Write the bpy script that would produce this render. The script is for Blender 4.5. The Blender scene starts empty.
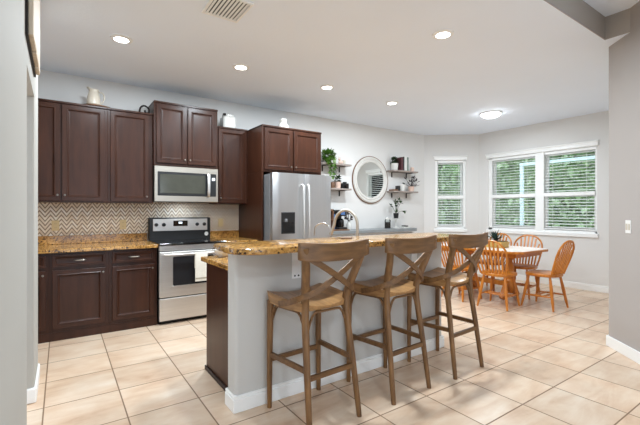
import bpy, bmesh, math, random
from mathutils import Vector, Matrix

SC = bpy.context.scene
COL = SC.collection
PI = math.pi
rnd = random.Random(7)

# ------------------------------------------------------------------ camera
FPX = 376.0
cam_d = bpy.data.cameras.new('camera')
cam = bpy.data.objects.new('camera', cam_d)
COL.objects.link(cam)
cam_d.sensor_fit = 'HORIZONTAL'
cam_d.sensor_width = 36.0
cam_d.lens = FPX / 640.0 * 36.0
cam_d.shift_y = -1.5 / 640.0
cam_d.clip_start = 0.02
YAW = math.atan(258.6 / 376.0)
cam.location = (0, 0, 1.29)
cam.rotation_euler = (PI / 2, 0, -YAW)
SC.camera = cam

# ------------------------------------------------------------------ view + world + lights
SC.view_settings.view_transform = 'Standard'
SC.view_settings.look = 'None'
SC.view_settings.exposure = 0.66
SC.view_settings.gamma = 1.0
SC.view_settings.use_curve_mapping = False

W = bpy.data.worlds.new('world')
SC.world = W
W.use_nodes = True
W.node_tree.nodes['Background'].inputs[0].default_value = (0.80, 0.92, 1.06, 1)
W.node_tree.nodes['Background'].inputs[1].default_value = 2.0

DOWNLIGHT_W = 22.0
FLASH_FILL_W = 40.0
FRONT_FILL_W = 26.0
DOME_W = 14.0
LAMP_COL = (0.82, 0.92, 1.0)
SC.cycles.max_bounces = 10
SC.cycles.diffuse_bounces = 6
SC.cycles.sample_clamp_indirect = 6.0
SC.cycles.caustics_reflective = False
SC.cycles.caustics_refractive = False


def lamp(name, loc, watt, size, color=LAMP_COL, spread=PI):
    l = bpy.data.lights.new(name, 'AREA')
    l.shape = 'DISK'
    l.size = size
    l.energy = watt
    l.color = color
    l.spread = spread
    o = bpy.data.objects.new(name, l)
    o.location = loc
    COL.objects.link(o)
    return o


# ------------------------------------------------------------------ materials
def srgb(r, g, b):
    f = lambda c: (c / 255 / 12.92) if c / 255 <= 0.04045 else ((c / 255 + 0.055) / 1.055) ** 2.4
    return (f(r), f(g), f(b), 1)


class Nodes:
    def __init__(s, name):
        s.m = bpy.data.materials.new(name)
        s.m.use_nodes = True
        s.t = s.m.node_tree
        s.b = s.t.nodes['Principled BSDF']
        s.out = s.t.nodes['Material Output']

    def n(s, typ, **kw):
        x = s.t.nodes.new(typ)
        for k, v in kw.items():
            setattr(x, k, v)
        return x

    def link(s, a, b):
        s.t.links.new(a, b)

    def put(s, sock, v):
        if hasattr(v, 'is_linked') or isinstance(v, bpy.types.NodeSocket):
            s.link(v, sock)
        else:
            sock.default_value = v

    def math(s, op, a, b=None, c=None):
        x = s.n('ShaderNodeMath', operation=op)
        s.put(x.inputs[0], a)
        if b is not None:
            s.put(x.inputs[1], b)
        if c is not None:
            s.put(x.inputs[2], c)
        return x.outputs[0]

    def coord(s, scale=(1, 1, 1), kind='Object'):
        tc = s.n('ShaderNodeTexCoord')
        mp = s.n('ShaderNodeMapping')
        mp.inputs['Scale'].default_value = scale
        s.link(tc.outputs[kind], mp.inputs[0])
        return mp.outputs[0]

    def noise(s, vec, scale=5, detail=4, rough=0.5, dist=0.0):
        x = s.n('ShaderNodeTexNoise')
        s.link(vec, x.inputs['Vector'])
        x.inputs['Scale'].default_value = scale
        x.inputs['Detail'].default_value = detail
        x.inputs['Roughness'].default_value = rough
        x.inputs['Distortion'].default_value = dist
        return x.outputs[0]

    def ramp(s, fac, stops):
        x = s.n('ShaderNodeValToRGB')
        s.link(fac, x.inputs[0])
        e = x.color_ramp.elements
        while len(e) < len(stops):
            e.new(0.5)
        for i, (p, c) in enumerate(stops):
            e[i].position = p
            e[i].color = c
        return x.outputs[0]

    def mix(s, f, a, b, mode='MIX'):
        x = s.n('ShaderNodeMix', data_type='RGBA', blend_type=mode)
        s.put(x.inputs[0], f)
        s.put(x.inputs[6], a)
        s.put(x.inputs[7], b)
        return x.outputs[2]

    def bump(s, h, strength=0.2, dist=0.01):
        x = s.n('ShaderNodeBump')
        x.inputs['Strength'].default_value = strength
        x.inputs['Distance'].default_value = dist
        s.link(h, x.inputs['Height'])
        s.link(x.outputs[0], s.b.inputs['Normal'])

    def base(s, col=None, rough=None, metal=None, spec=None):
        if col is not None:
            s.put(s.b.inputs['Base Color'], col)
        if rough is not None:
            s.put(s.b.inputs['Roughness'], rough)
        if metal is not None:
            s.b.inputs['Metallic'].default_value = metal
        if spec is not None:
            s.b.inputs['Specular IOR Level'].default_value = spec
        return s.m


def plain(name, rgb, rough=0.5, metal=0.0, var=0.06, scale=12, spec=0.5):
    N = Nodes(name)
    v = N.noise(N.coord(), scale, 3)
    c = srgb(*rgb)
    lo = tuple(x * (1 - var) for x in c[:3]) + (1,)
    hi = tuple(min(1, x * (1 + var)) for x in c[:3]) + (1,)
    return N.base(N.ramp(v, [(0.3, lo), (0.7, hi)]), rough, metal, spec)


def paint(name, rgb, bscale=160, bstr=0.12, rough=0.75):
    N = Nodes(name)
    v = N.coord()
    c = srgb(*rgb)
    N.bump(N.noise(v, bscale, 3, 0.6), bstr, 0.004)
    big = N.noise(v, 1.3, 2)
    lo = tuple(x * 0.985 for x in c[:3]) + (1,)
    return N.base(N.ramp(big, [(0.35, lo), (0.65, c)]), rough, spec=0.3)


def wood(name, dark, light, axis='z', rough=0.4, scale=1.0, streak=14, spec=0.5, bump=0.05):
    N = Nodes(name)
    sc = {'x': (1.2, streak, streak), 'y': (streak, 1.2, streak), 'z': (streak, streak, 1.2)}[axis]
    v = N.coord(tuple(q * scale for q in sc))
    a = N.noise(v, 3.0, 6, 0.6, 0.4)
    b = N.noise(N.coord((2, 2, 2)), 1.7, 3)
    f = N.math('ADD', N.math('MULTIPLY', a, 0.75), N.math('MULTIPLY', b, 0.25))
    N.bump(a, bump, 0.003)
    return N.base(N.ramp(f, [(0.3, srgb(*dark)), (0.68, srgb(*light))]), rough, spec=spec)


def tile_floor():
    N = Nodes('floor_tile')
    P = 0.4385
    tc = N.n('ShaderNodeTexCoord')
    sp = N.n('ShaderNodeSeparateXYZ')
    N.link(tc.outputs['Object'], sp.inputs[0])
    u = N.math('DIVIDE', N.math('SUBTRACT', sp.outputs[0], 0.343 - 20 * P), P)
    w = N.math('DIVIDE', N.math('SUBTRACT', sp.outputs[1], 1.300 - 20 * P), P)
    fu, fw = N.math('FRACT', u), N.math('FRACT', w)
    iu, iw = N.math('FLOOR', u), N.math('FLOOR', w)
    du = N.math('MINIMUM', fu, N.math('SUBTRACT', 1.0, fu))
    dw = N.math('MINIMUM', fw, N.math('SUBTRACT', 1.0, fw))
    d = N.math('MINIMUM', du, dw)
    g = N.n('ShaderNodeMapRange')
    N.link(d, g.inputs[0])
    g.inputs[1].default_value = 0.007
    g.inputs[2].default_value = 0.012
    tilemask = g.outputs[0]
    idv = N.n('ShaderNodeCombineXYZ')
    N.link(iu, idv.inputs[0])
    N.link(iw, idv.inputs[1])
    wn = N.n('ShaderNodeTexWhiteNoise', noise_dimensions='2D')
    N.link(idv.outputs[0], wn.inputs['Vector'])
    # veined stone, shifted per tile
    off = N.n('ShaderNodeVectorMath', operation='MULTIPLY_ADD')
    N.link(wn.outputs['Color'], off.inputs[0])
    off.inputs[1].default_value = (40, 40, 40)
    N.link(tc.outputs['Object'], off.inputs[2])
    mp = N.n('ShaderNodeMapping')
    mp.inputs['Scale'].default_value = (1.5, 6.0, 1)
    mp.inputs['Rotation'].default_value = (0, 0, 0.15)
    N.link(off.outputs[0], mp.inputs[0])
    v1 = N.noise(mp.outputs[0], 1.6, 6, 0.62, 0.8)
    v2 = N.noise(off.outputs[0], 3.0, 4, 0.55, 0.3)
    f = N.math('ADD', N.math('MULTIPLY', v1, 0.5), N.math('MULTIPLY', v2, 0.5))
    stone = N.ramp(f, [(0.30, srgb(192, 156, 128)), (0.44, srgb(214, 184, 156)), (0.56, srgb(223, 199, 174)), (0.72, srgb(232, 215, 196))])
    tint = N.math('ADD', 0.88, N.math('MULTIPLY', wn.outputs['Value'], 0.12))
    hsv = N.n('ShaderNodeHueSaturation')
    N.link(stone, hsv.inputs['Color'])
    N.link(tint, hsv.inputs['Value'])
    col = N.mix(tilemask, srgb(128, 100, 76), hsv.outputs[0])
    rough = N.math('ADD', 0.62, N.math('MULTIPLY', tilemask, -0.33))
    bh = N.math('ADD', tilemask, N.math('MULTIPLY', v2, 0.12))
    N.bump(bh, 0.25, 0.003)
    return N.base(col, rough, spec=0.45)


def chevron():
    N = Nodes('chevron_mosaic')
    tc = N.n('ShaderNodeTexCoord')
    sp = N.n('ShaderNodeSeparateXYZ')
    N.link(tc.outputs['Object'], sp.inputs[0])
    P = 0.10
    xs = N.math('DIVIDE', N.math('ADD', sp.outputs[0], 20 * P), P)
    col_f = N.math('FRACT', xs)
    tri = N.math('ABSOLUTE', N.math('SUBTRACT', col_f, 0.5))
    v = N.math('DIVIDE', N.math('SUBTRACT', sp.outputs[2], N.math('MULTIPLY', tri, 0.14)), 0.049)
    row = N.math('FLOOR', v)
    fr = N.math('FRACT', v)
    half = N.math('FLOOR', N.math('MULTIPLY', xs, 2.0))
    idv = N.n('ShaderNodeCombineXYZ')
    N.link(row, idv.inputs[0])
    N.link(half, idv.inputs[1])
    wn = N.n('ShaderNodeTexWhiteNoise', noise_dimensions='2D')
    N.link(idv.outputs[0], wn.inputs['Vector'])
    r2 = N.n('ShaderNodeTexWhiteNoise', noise_dimensions='1D')
    N.link(row, r2.inputs['W'])
    mixv = N.math('ADD', N.math('MULTIPLY', r2.outputs['Value'], 0.45), N.math('MULTIPLY', wn.outputs['Value'], 0.3))
    mixv = N.math('ADD', mixv, 0.22)
    stone = N.ramp(mixv, [(0.15, srgb(206, 182, 154)), (0.5, srgb(238, 224, 204)), (0.85, srgb(250, 244, 234))])
    e = N.math('MINIMUM', fr, N.math('SUBTRACT', 1.0, fr))
    ex = N.math('MINIMUM', N.math('FRACT', N.math('MULTIPLY', xs, 2.0)), N.math('SUBTRACT', 1.0, N.math('FRACT', N.math('MULTIPLY', xs, 2.0))))
    m1 = N.n('ShaderNodeMapRange')
    N.link(e, m1.inputs[0])
    m1.inputs[1].default_value = 0.09
    m1.inputs[2].default_value = 0.24
    m2 = N.n('ShaderNodeMapRange')
    N.link(ex, m2.inputs[0])
    m2.inputs[1].default_value = 0.02
    m2.inputs[2].default_value = 0.06
    mask = m1.outputs[0]
    col = N.mix(mask, srgb(126, 98, 72), stone)
    N.bump(mask, 0.3, 0.002)
    return N.base(col, 0.4, spec=0.4)


def granite():
    N = Nodes('gold_granite')
    v = N.coord()
    a = N.noise(v, 52, 6, 0.7, 0.2)
    b = N.noise(v, 7, 3, 0.5)
    vo = N.n('ShaderNodeTexVoronoi')
    N.link(v, vo.inputs['Vector'])
    vo.inputs['Scale'].default_value = 95
    f = N.math('ADD', N.math('MULTIPLY', a, 0.75), N.math('MULTIPLY', b, 0.25))
    col = N.ramp(f, [(0.30, srgb(46, 32, 20)), (0.40, srgb(112, 78, 42)), (0.50, srgb(178, 130, 66)), (0.60, srgb(208, 162, 96)), (0.72, srgb(222, 188, 134))])
    sep = N.n('ShaderNodeSeparateColor')
    N.link(vo.outputs['Color'], sep.inputs[0])
    spk = N.math('LESS_THAN', sep.outputs[0], 0.13)
    col = N.mix(spk, col, srgb(60, 40, 26))
    return N.base(col, 0.14, spec=0.5)


def steel(name, rgb=(222, 219, 215), rough=0.36, axis='x'):
    N = Nodes(name)
    sc = {'x': (2, 60, 220), 'z': (220, 60, 2)}[axis]
    a = N.noise(N.coord(sc), 1.0, 3)
    r = N.math('ADD', rough - 0.05, N.math('MULTIPLY', a, 0.1))
    c = srgb(*rgb)
    lo = tuple(x * 0.9 for x in c[:3]) + (1,)
    return N.base(N.ramp(a, [(0.3, lo), (0.7, c)]), r, 0.92)


def glass_pane():
    N = Nodes('window_glass')
    t = N.n('ShaderNodeBsdfTransparent')
    t.inputs[0].default_value = (0.93, 0.96, 0.95, 1)
    g = N.n('ShaderNodeBsdfGlossy')
    g.inputs['Roughness'].default_value = 0.02
    fr = N.n('ShaderNodeFresnel')
    fr.inputs[0].default_value = 1.45
    mx = N.n('ShaderNodeMixShader')
    N.link(fr.outputs[0], mx.inputs[0])
    N.link(t.outputs[0], mx.inputs[1])
    N.link(g.outputs[0], mx.inputs[2])
    N.link(mx.outputs[0], N.out.inputs[0])
    return N.m


def emitter(name, col, strength):
    N = Nodes(name)
    N.base((0.9, 0.9, 0.9, 1), 0.5)
    N.b.inputs['Emission Color'].default_value = (*col, 1)
    N.b.inputs['Emission Strength'].default_value = strength
    if strength < 10:
        N.m.cycles.emission_sampling = 'NONE'
    return N.m


def foliage(name, a, b):
    N = Nodes(name)
    v = N.noise(N.coord(), 6, 3)
    N.base(N.ramp(v, [(0.3, srgb(*a)), (0.7, srgb(*b))]), 0.55, spec=0.3)
    return N.m


M = {}
M['wall'] = paint('wall_paint', (218, 216, 213))
M['wall_right'] = paint('living_paint_dimmed', (172, 165, 160))  # browner living-area tone, darkened in the colour to offset strong lamp light
M['left_wall_dimmed'] = paint('left_paint_dimmed', (178, 175, 168))  # wall tone darkened so the colour offsets strong lamp light
M['island'] = paint('island_paint', (197, 195, 191), 90, 0.2)
M['ceil'] = paint('ceiling_texture', (236, 243, 253), 45, 0.35, 0.85)
M['soffit'] = paint('soffit_paint_shaded', (170, 162, 154))  # browner living-area tone, with the unlit faces' shade put into the colour
M['white'] = plain('white_trim', (238, 238, 236), 0.4, var=0.01)
M['floor'] = tile_floor()
M['bounce_floor'] = plain('pale_bounce_floor', (214, 212, 208), 0.95)  # unseen pale floor finish, added to bounce neutral light onto the ceiling
M['chev'] = chevron()
M['granite'] = granite()
M['esp'] = wood('espresso_wood', (44, 22, 13), (68, 38, 24), 'z', 0.32, 0.6, 10, spec=0.3)
M['esp_dark'] = plain('espresso_carcass', (36, 23, 19), 0.5)
M['steel'] = steel('stainless_steel')
M['steel_m'] = steel('stainless_warm', (190, 182, 170), 0.34)
M['steel_v'] = steel('stainless_door', (196, 196, 197), 0.34, 'z')
M['nickel'] = plain('brushed_nickel', (176, 168, 156), 0.45, 0.6, 0.03)
M['pewter'] = plain('pewter', (150, 143, 134), 0.35, 0.9, 0.03)
M['chrome'] = plain('chrome', (205, 205, 205), 0.28, 1.0, 0.02)
M['blackglass'] = plain('black_glass', (14, 14, 15), 0.08, 0, 0.02)
M['black'] = plain('black_plastic', (22, 22, 23), 0.4)
M['grayside'] = plain('grey_appliance_side', (120, 121, 123), 0.45, 0.3)
M['ovenglass'] = plain('oven_window', (40, 40, 42), 0.1)
M['microglass'] = plain('microwave_window', (72, 72, 64), 0.1)
M['stool'] = wood('weathered_oak', (78, 50, 24), (138, 99, 58), 'z', 0.45, 0.8, 16)
M['stool_x'] = wood('weathered_oak_rail', (76, 48, 22), (132, 94, 54), 'x', 0.45, 0.8, 16)
M['stool_seat_lit'] = wood('weathered_oak_seat_lit', (108, 74, 40), (184, 140, 90), 'y', 0.32, 0.8, 14)  # lighter oak, puts the downlight's brightness on the seat into the colour
M['oak'] = wood('honey_oak', (160, 86, 18), (206, 130, 40), 'z', 0.32, 0.7, 12)
M['oak_dark'] = wood('honey_oak_deep', (140, 76, 34), (182, 112, 60), 'z', 0.32, 0.7, 12)
M['table_white'] = plain('white_tabletop', (240, 234, 228), 0.22, 0, 0.01)
M['glass'] = glass_pane()
M['mirror'] = plain('mirror_glass', (240, 244, 242), 0.01, 1.0, 0.0)
M['lamp'] = emitter('lamp_diffuser', (1.0, 0.97, 0.92), 6.0)
M['domelamp'] = emitter('dome_diffuser', (0.9, 0.96, 1.0), 22.0)
M['slat'] = plain('blind_slat', (242, 243, 242), 0.5, 0, 0.01)
M['plate'] = plain('almond_plate', (214, 190, 140), 0.4, 0, 0.02)
M['whiteplate'] = plain('white_plate', (228, 226, 222), 0.4, 0, 0.02)
M['mirrorframe'] = plain('whitewashed_frame', (206, 203, 197), 0.5, 0, 0.06)
M['cream'] = plain('cream_ceramic', (198, 188, 172), 0.3, 0, 0.03)
M['ceramic'] = plain('white_ceramic', (214, 212, 206), 0.25, 0, 0.02)
M['iron'] = plain('dark_iron', (38, 30, 26), 0.5, 0.5)
M['towel'] = plain('towel_cloth', (222, 217, 204), 0.9, 0, 0.05, 60)
M['towel_stripe'] = plain('towel_stripe', (160, 150, 132), 0.9)
M['slate'] = plain('grey_laminate', (126, 130, 132), 0.35, 0, 0.06)
M['shelfwood'] = wood('grey_brown_shelf', (118, 106, 98), (168, 156, 148), 'x', 0.5, 0.8, 12)
M['brown'] = wood('brown_wood', (92, 62, 42), (136, 98, 70), 'z', 0.5)
M['pink'] = plain('pink_ceramic', (214, 184, 168), 0.4)
M['blue'] = plain('blue_plastic', (72, 104, 150), 0.25)
M['leaf'] = foliage('bright_leaf', (52, 92, 30), (118, 160, 60))
M['leaf_dark'] = foliage('dark_leaf', (26, 44, 26), (66, 92, 52))
M['leaf_purple'] = foliage('purple_leaf', (40, 34, 40), (82, 74, 70))
M['leaf_spiky'] = foliage('spiky_leaf', (26, 42, 40), (66, 88, 78))
M['clear'] = glass_pane()
M['coffee'] = plain('dark_coffee', (48, 38, 32), 0.5)
M['book_red'] = plain('maroon_cover', (74, 32, 36), 0.5)
M['book_white'] = plain('pale_cover', (206, 206, 200), 0.5)
M['book_green'] = plain('green_cover', (92, 108, 98), 0.5)
M['book_dark'] = plain('dark_cover', (42, 40, 40), 0.5)
M['soil'] = plain('soil', (52, 40, 32), 0.9)
M['frost'] = plain('frosted_glass', (214, 220, 218), 0.15)
M['bark'] = plain('bark', (206, 200, 194), 0.9, 0, 0.25, 8)
M['grass'] = foliage('lawn', (96, 132, 66), (150, 178, 104))
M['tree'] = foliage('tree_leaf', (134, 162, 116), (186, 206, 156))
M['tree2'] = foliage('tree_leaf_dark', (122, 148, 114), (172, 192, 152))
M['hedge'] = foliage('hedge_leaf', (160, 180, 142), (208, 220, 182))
M['alum'] = plain('white_aluminium', (214, 222, 232), 0.5)
M['wreath'] = wood('whitewashed_wood', (186, 164, 138), (226, 212, 192), 'z', 0.7, 0.8, 16)
M['gold'] = plain('planter_wood', (178, 142, 74), 0.5, 0, 0.15)
M['display'] = emitter('display_glow', (0.45, 0.62, 0.8), 0.6)


# ------------------------------------------------------------------ geometry helpers
def new():
    return bmesh.new()


def tf(bm, verts, mat):
    if mat is not None:
        bmesh.ops.transform(bm, matrix=mat, verts=verts)


def box(bm, x0, x1, y0, y1, z0, z1, bev=0.0, mat=None, seg=1):
    vs = [bm.verts.new(p) for p in [(x0, y0, z0), (x1, y0, z0), (x1, y1, z0), (x0, y1, z0), (x0, y0, z1), (x1, y0, z1), (x1, y1, z1), (x0, y1, z1)]]
    fs = [bm.faces.new([vs[i] for i in f]) for f in [(3, 2, 1, 0), (4, 5, 6, 7), (0, 1, 5, 4), (1, 2, 6, 5), (2, 3, 7, 6), (3, 0, 4, 7)]]
    allv = vs
    if bev > 0:
        es = {e for f in fs for e in f.edges}
        r = bmesh.ops.bevel(bm, geom=list(es), offset=bev, segments=seg, affect='EDGES', profile=0.5)
        allv = list({v for f in r['faces'] for v in f.verts} | {v for v in vs if v.is_valid})
    tf(bm, allv, mat)
    return bm


def prism(bm, poly, z0, z1, bev=0.0, mat=None, seg=2):
    a = [bm.verts.new((x, y, z0)) for x, y in poly]
    b = [bm.verts.new((x, y, z1)) for x, y in poly]
    n = len(poly)
    fs = [bm.faces.new(list(reversed(a))), bm.faces.new(b)]
    for i in range(n):
        fs.append(bm.faces.new([a[i], a[(i + 1) % n], b[(i + 1) % n], b[i]]))
    allv = a + b
    if bev > 0:
        es = list(fs[0].edges) + list(fs[1].edges)
        r = bmesh.ops.bevel(bm, geom=es, offset=bev, segments=seg, affect='EDGES', profile=0.5)
        allv = list({v for f in r['faces'] for v in f.verts} | {v for v in allv if v.is_valid})
    tf(bm, allv, mat)
    return bm


CIRC = {n: [(math.cos(2 * PI * i / n), math.sin(2 * PI * i / n)) for i in range(n)] for n in (6, 8, 10, 12, 16)}
RECT = [(-1, -1), (1, -1), (1, 1), (-1, 1)]


def sm(pts, k=4):
    """smooth polyline through the points (Catmull-Rom)"""
    pts = [Vector(p) for p in pts]
    out = []
    for i in range(len(pts) - 1):
        p0 = pts[max(i - 1, 0)]
        p1, p2 = pts[i], pts[i + 1]
        p3 = pts[min(i + 2, len(pts) - 1)]
        for j in range(k):
            t = j / k
            out.append(0.5 * ((2 * p1) + (p2 - p0) * t + (2 * p0 - 5 * p1 + 4 * p2 - p3) * t * t + (3 * p1 - p0 - 3 * p2 + p3) * t ** 3))
    out.append(pts[-1])
    return out


def sweep(bm, pts, r, n=8, rect=None, up=(0, 0, 1)):
    """sweep a round (r number or list) or rectangular (rect=(half width, half height)) profile along pts"""
    pts = [Vector(p) for p in pts]
    up = Vector(up)
    rings = []
    for i, p in enumerate(pts):
        t = (pts[min(i + 1, len(pts) - 1)] - pts[max(i - 1, 0)]).normalized()
        side = t.cross(up)
        if side.length < 1e-4:
            side = t.cross(Vector((0, 1, 0)))
        side.normalize()
        u = side.cross(t).normalized()
        if rect:
            prof = [(a * rect[0], b * rect[1]) for a, b in RECT]
        else:
            rr = r[i] if isinstance(r, (list, tuple)) else r
            prof = [(a * rr, b * rr) for a, b in CIRC[n]]
        rings.append([bm.verts.new(p + side * a + u * b) for a, b in prof])
    m = len(rings[0])
    for a, b in zip(rings, rings[1:]):
        for i in range(m):
            bm.faces.new([a[i], a[(i + 1) % m], b[(i + 1) % m], b[i]])
    bm.faces.new(list(reversed(rings[0])))
    bm.faces.new(rings[-1])
    return bm


def lerp_r(a, b, n):
    return [a + (b - a) * i / (n - 1) for i in range(n)]


def lathe(bm, prof, n=20, loc=(0, 0, 0), mat=None):
    """prof: (radius, z) from bottom to top"""
    loc = Vector(loc)
    rings = []
    vs = []
    for r, z in prof:
        if r < 1e-5:
            v = [bm.verts.new(loc + Vector((0, 0, z)))]
        else:
            v = [bm.verts.new(loc + Vector((r * math.cos(2 * PI * i / n), r * math.sin(2 * PI * i / n), z))) for i in range(n)]
        rings.append(v)
        vs += v
    for a, b in zip(rings, rings[1:]):
        if len(a) == 1 and len(b) == 1:
            continue
        for i in range(n):
            j = (i + 1) % n
            if len(a) == 1:
                bm.faces.new([a[0], b[j], b[i]])
            elif len(b) == 1:
                bm.faces.new([a[i], a[j], b[0]])
            else:
                bm.faces.new([a[i], a[j], b[j], b[i]])
    if len(rings[0]) > 1:
        bm.faces.new(list(reversed(rings[0])))
    if len(rings[-1]) > 1:
        bm.faces.new(rings[-1])
    tf(bm, vs, mat)
    return bm


def ball(bm, c, r, sx=1, sy=1, sz=1, n=2):
    bmesh.ops.create_icosphere(bm, subdivisions=n, radius=r, matrix=Matrix.Translation(c) @ Matrix.Diagonal((sx, sy, sz, 1)))
    return bm


def leaf(bm, base, tip, width, fold=0.15):
    base, tip = Vector(base), Vector(tip)
    d = tip - base
    s = d.cross(Vector((0, 0, 1)))
    if s.length < 1e-5:
        s = Vector((1, 0, 0))
    s.normalize()
    n = s.cross(d).normalized()
    mid = base + d * 0.45
    a = bm.verts.new(base)
    l = bm.verts.new(mid + s * width + n * width * fold)
    r_ = bm.verts.new(mid - s * width + n * width * fold)
    c = bm.verts.new(mid - n * width * fold)
    t = bm.verts.new(tip)
    for f in ((a, c, l), (a, r_, c), (c, t, l), (c, r_, t)):
        bm.faces.new(f)


def wloc(o):
    v = Vector((0, 0, 0))
    while o is not None:
        v += o.location
        o = o.parent
    return v


def obj(name, bm, mat, parent=None, smooth=False, world=True):
    """link a bmesh as ONE mesh object; world=True: its coordinates are given in world space"""
    if parent is not None and world:
        bmesh.ops.translate(bm, vec=-wloc(parent), verts=bm.verts)
    bmesh.ops.recalc_face_normals(bm, faces=bm.faces)
    me = bpy.data.meshes.new(name)
    bm.to_mesh(me)
    bm.free()
    me.materials.append(M[mat] if isinstance(mat, str) else mat)
    if smooth:
        me.polygons.foreach_set('use_smooth', [True] * len(me.polygons))
        try:
            me.set_sharp_from_angle(angle=math.radians(40))
        except Exception:
            pass
    o = bpy.data.objects.new(name, me)
    COL.objects.link(o)
    if parent is not None:
        o.parent = parent
    return o


def tag(o, label, cat, group=None):
    o['label'] = label
    o['category'] = cat
    if group:
        o['group'] = group
    return o


def thing(name, label, cat, loc=(0, 0, 0), group=None, rotz=0.0):
    o = bpy.data.objects.new(name, None)
    o.empty_display_size = 0.1
    COL.objects.link(o)
    o.location = loc
    o.rotation_euler = (0, 0, rotz)
    return tag(o, label, cat, group)


def struct(name, bm, mat, parent=None, smooth=False):
    o = obj(name, bm, mat, parent, smooth)
    if parent is None:
        o['kind'] = 'structure'
    return o


def dup(root, loc, rotz=0.0, label=None):
    r = root.copy()
    COL.objects.link(r)
    r.location = loc
    r.rotation_euler = (0, 0, rotz)
    if label:
        r['label'] = label
    for ch in list(root.children):
        c = ch.copy()
        COL.objects.link(c)
        c.parent = r
        for g in list(ch.children):
            d = g.copy()
            COL.objects.link(d)
            d.parent = c
    return r


# ================================================================== SETTING
CZ = 2.86
TRAY = 3.07
AX, AY = 6.20, 5.20          # bay wall start
BX, BY = 7.05, 4.50          # bay wall end / dining wall start
RX, RY = 4.32, 1.40          # corner of the slanted right wall

bm = new()
box(bm, -3.5, 7.2, -0.4, 5.35, -0.1, 0.0)
struct('floor', bm, 'floor')
bm = new()
box(bm, -3.5, 7.2, -4.5, -0.4, -0.1, 0.0)
struct('floor_living', bm, 'bounce_floor')

# kitchen ceiling (lower), stepping up to the tray ceiling on the camera's side
bm = new()
prism(bm, [(-3.5, 1.365), (4.115, 1.365), (4.115, -4.5), (7.25, -4.5), (7.25, 5.4), (-3.5, 5.4)], CZ, TRAY + 0.02)
struct('ceiling', bm, 'ceil')
bm = new()
box(bm, -3.5, 4.115, -4.5, 1.365, TRAY, TRAY + 0.1)
struct('ceiling_raised', bm, 'ceil')
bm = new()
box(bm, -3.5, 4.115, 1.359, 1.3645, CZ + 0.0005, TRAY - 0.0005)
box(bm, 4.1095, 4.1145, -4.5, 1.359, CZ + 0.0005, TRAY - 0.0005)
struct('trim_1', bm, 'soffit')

bm = new()
box(bm, -0.8, AX + 0.06, 5.2, 5.35, 0, CZ)
struct('wall_back', bm, 'wall')
bm = new()
box(bm, -0.92, -0.8, 3.55, 5.35, 0, CZ)
box(bm, -0.92, -0.151, 3.53, 3.65, 0, CZ)
struct('wall_corner', bm, 'wall')

# left wall with a cased-free opening
bm = new()
box(bm, -0.28, -0.15, 1.15, 2.52, 0, CZ, 0.018, seg=3)
box(bm, -0.28, -0.15, 3.18, 3.66, 0, CZ, 0.012, seg=2)
box(bm, -0.28, -0.15, 2.50, 3.20, 2.06, CZ)
struct('wall_left', bm, 'left_wall_dimmed')
bm = new()
box(bm, -0.278, -0.138, 3.166, 3.672, 0, 0.10, 0.006)
struct('baseboard_left', bm, 'white')
bm = new()
box(bm, -0.292, -0.138, 1.138, 2.532, 0, 0.10, 0.006)
struct('baseboard_hall', bm, 'white')


def frame_matrix(origin, ex):
    ex = Vector(ex).normalized()
    ey = Vector((-ex.y, ex.x, 0))       # outward, away from the room
    m = Matrix.Identity(4)
    for i in range(3):
        m[i][0] = ex[i]
        m[i][1] = ey[i]
        m[i][2] = (0, 0, 1)[i]
        m[i][3] = origin[i]
    return m


BAY = frame_matrix((AX, AY, 0), (BX - AX, BY - AY, 0))
BAYL = math.hypot(BX - AX, BY - AY)
DIN = frame_matrix((BX, BY, 0), (0, -1, 0))
T = 0.15


def wall_with_hole(name, F, t0, t1, h0, h1, z0, z1):
    bm = new()
    box(bm, t0, h0, 0, T, 0, CZ, mat=F)
    box(bm, h1, t1, 0, T, 0, CZ, mat=F)
    box(bm, h0, h1, 0, T, 0, z0, mat=F)
    box(bm, h0, h1, 0, T, z1, CZ, mat=F)
    struct(name, bm, 'wall')


wall_with_hole('wall_bay', BAY, 0, BAYL + 0.05, 0.225, 0.835, 0.92, 2.36)
wall_with_hole('wall_dining', DIN, 0, 3.12, 0.20, 2.06, 0.92, 2.36)
for nm, F, t0, t1 in (('baseboard_bay', BAY, 0.0, BAYL), ('baseboard_dining', DIN, 0.0, 3.1)):
    bm = new()
    box(bm, t0, t1, -0.014, 0.0, 0, 0.085, 0.004, mat=F)
    box(bm, t0, t1, -0.010, 0.0, 0.085, 0.105, 0.004, mat=F)
    struct(nm, bm, 'white')
bm = new()
box(bm, 3.06, AX, 5.186, 5.2, 0, 0.10, 0.004)
struct('baseboard_back', bm, 'white')

# slanted right wall
S45 = Vector((-0.68, -0.733, 0)).normalized()
bm = new()
e = S45
p0 = Vector((RX, RY, 0))
p1 = p0 + e * 1.5
nrm = Vector((-e.y, e.x, 0))
if nrm.x < 0:
    nrm = -nrm
poly = [(p0.x, p0.y), (p1.x, p1.y), (p1.x + nrm.x * 0.15, p1.y + nrm.y * 0.15), (p0.x + 0.25, p0.y - 0.02)]
prism(bm, poly, 0, TRAY)
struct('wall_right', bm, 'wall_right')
bm = new()
box(bm, RX + 0.02, 7.15, RY - 0.12, RY, 0, CZ)
struct('wall_return', bm, 'wall')
bm = new()
q = -nrm * 0.014
q0 = p0 + Vector((0.006, 0.012, 0))
prism(bm, [(q0.x + q.x, q0.y + q.y), (p1.x + q.x, p1.y + q.y), (p1.x, p1.y), (q0.x, q0.y)], 0, 0.10, 0.003)
struct('baseboard_right', bm, 'white')
bm = new()
box(bm, RX + 0.02, 7.05, RY, RY + 0.014, 0, 0.10, 0.003)
struct('baseboard_return', bm, 'white')

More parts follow.
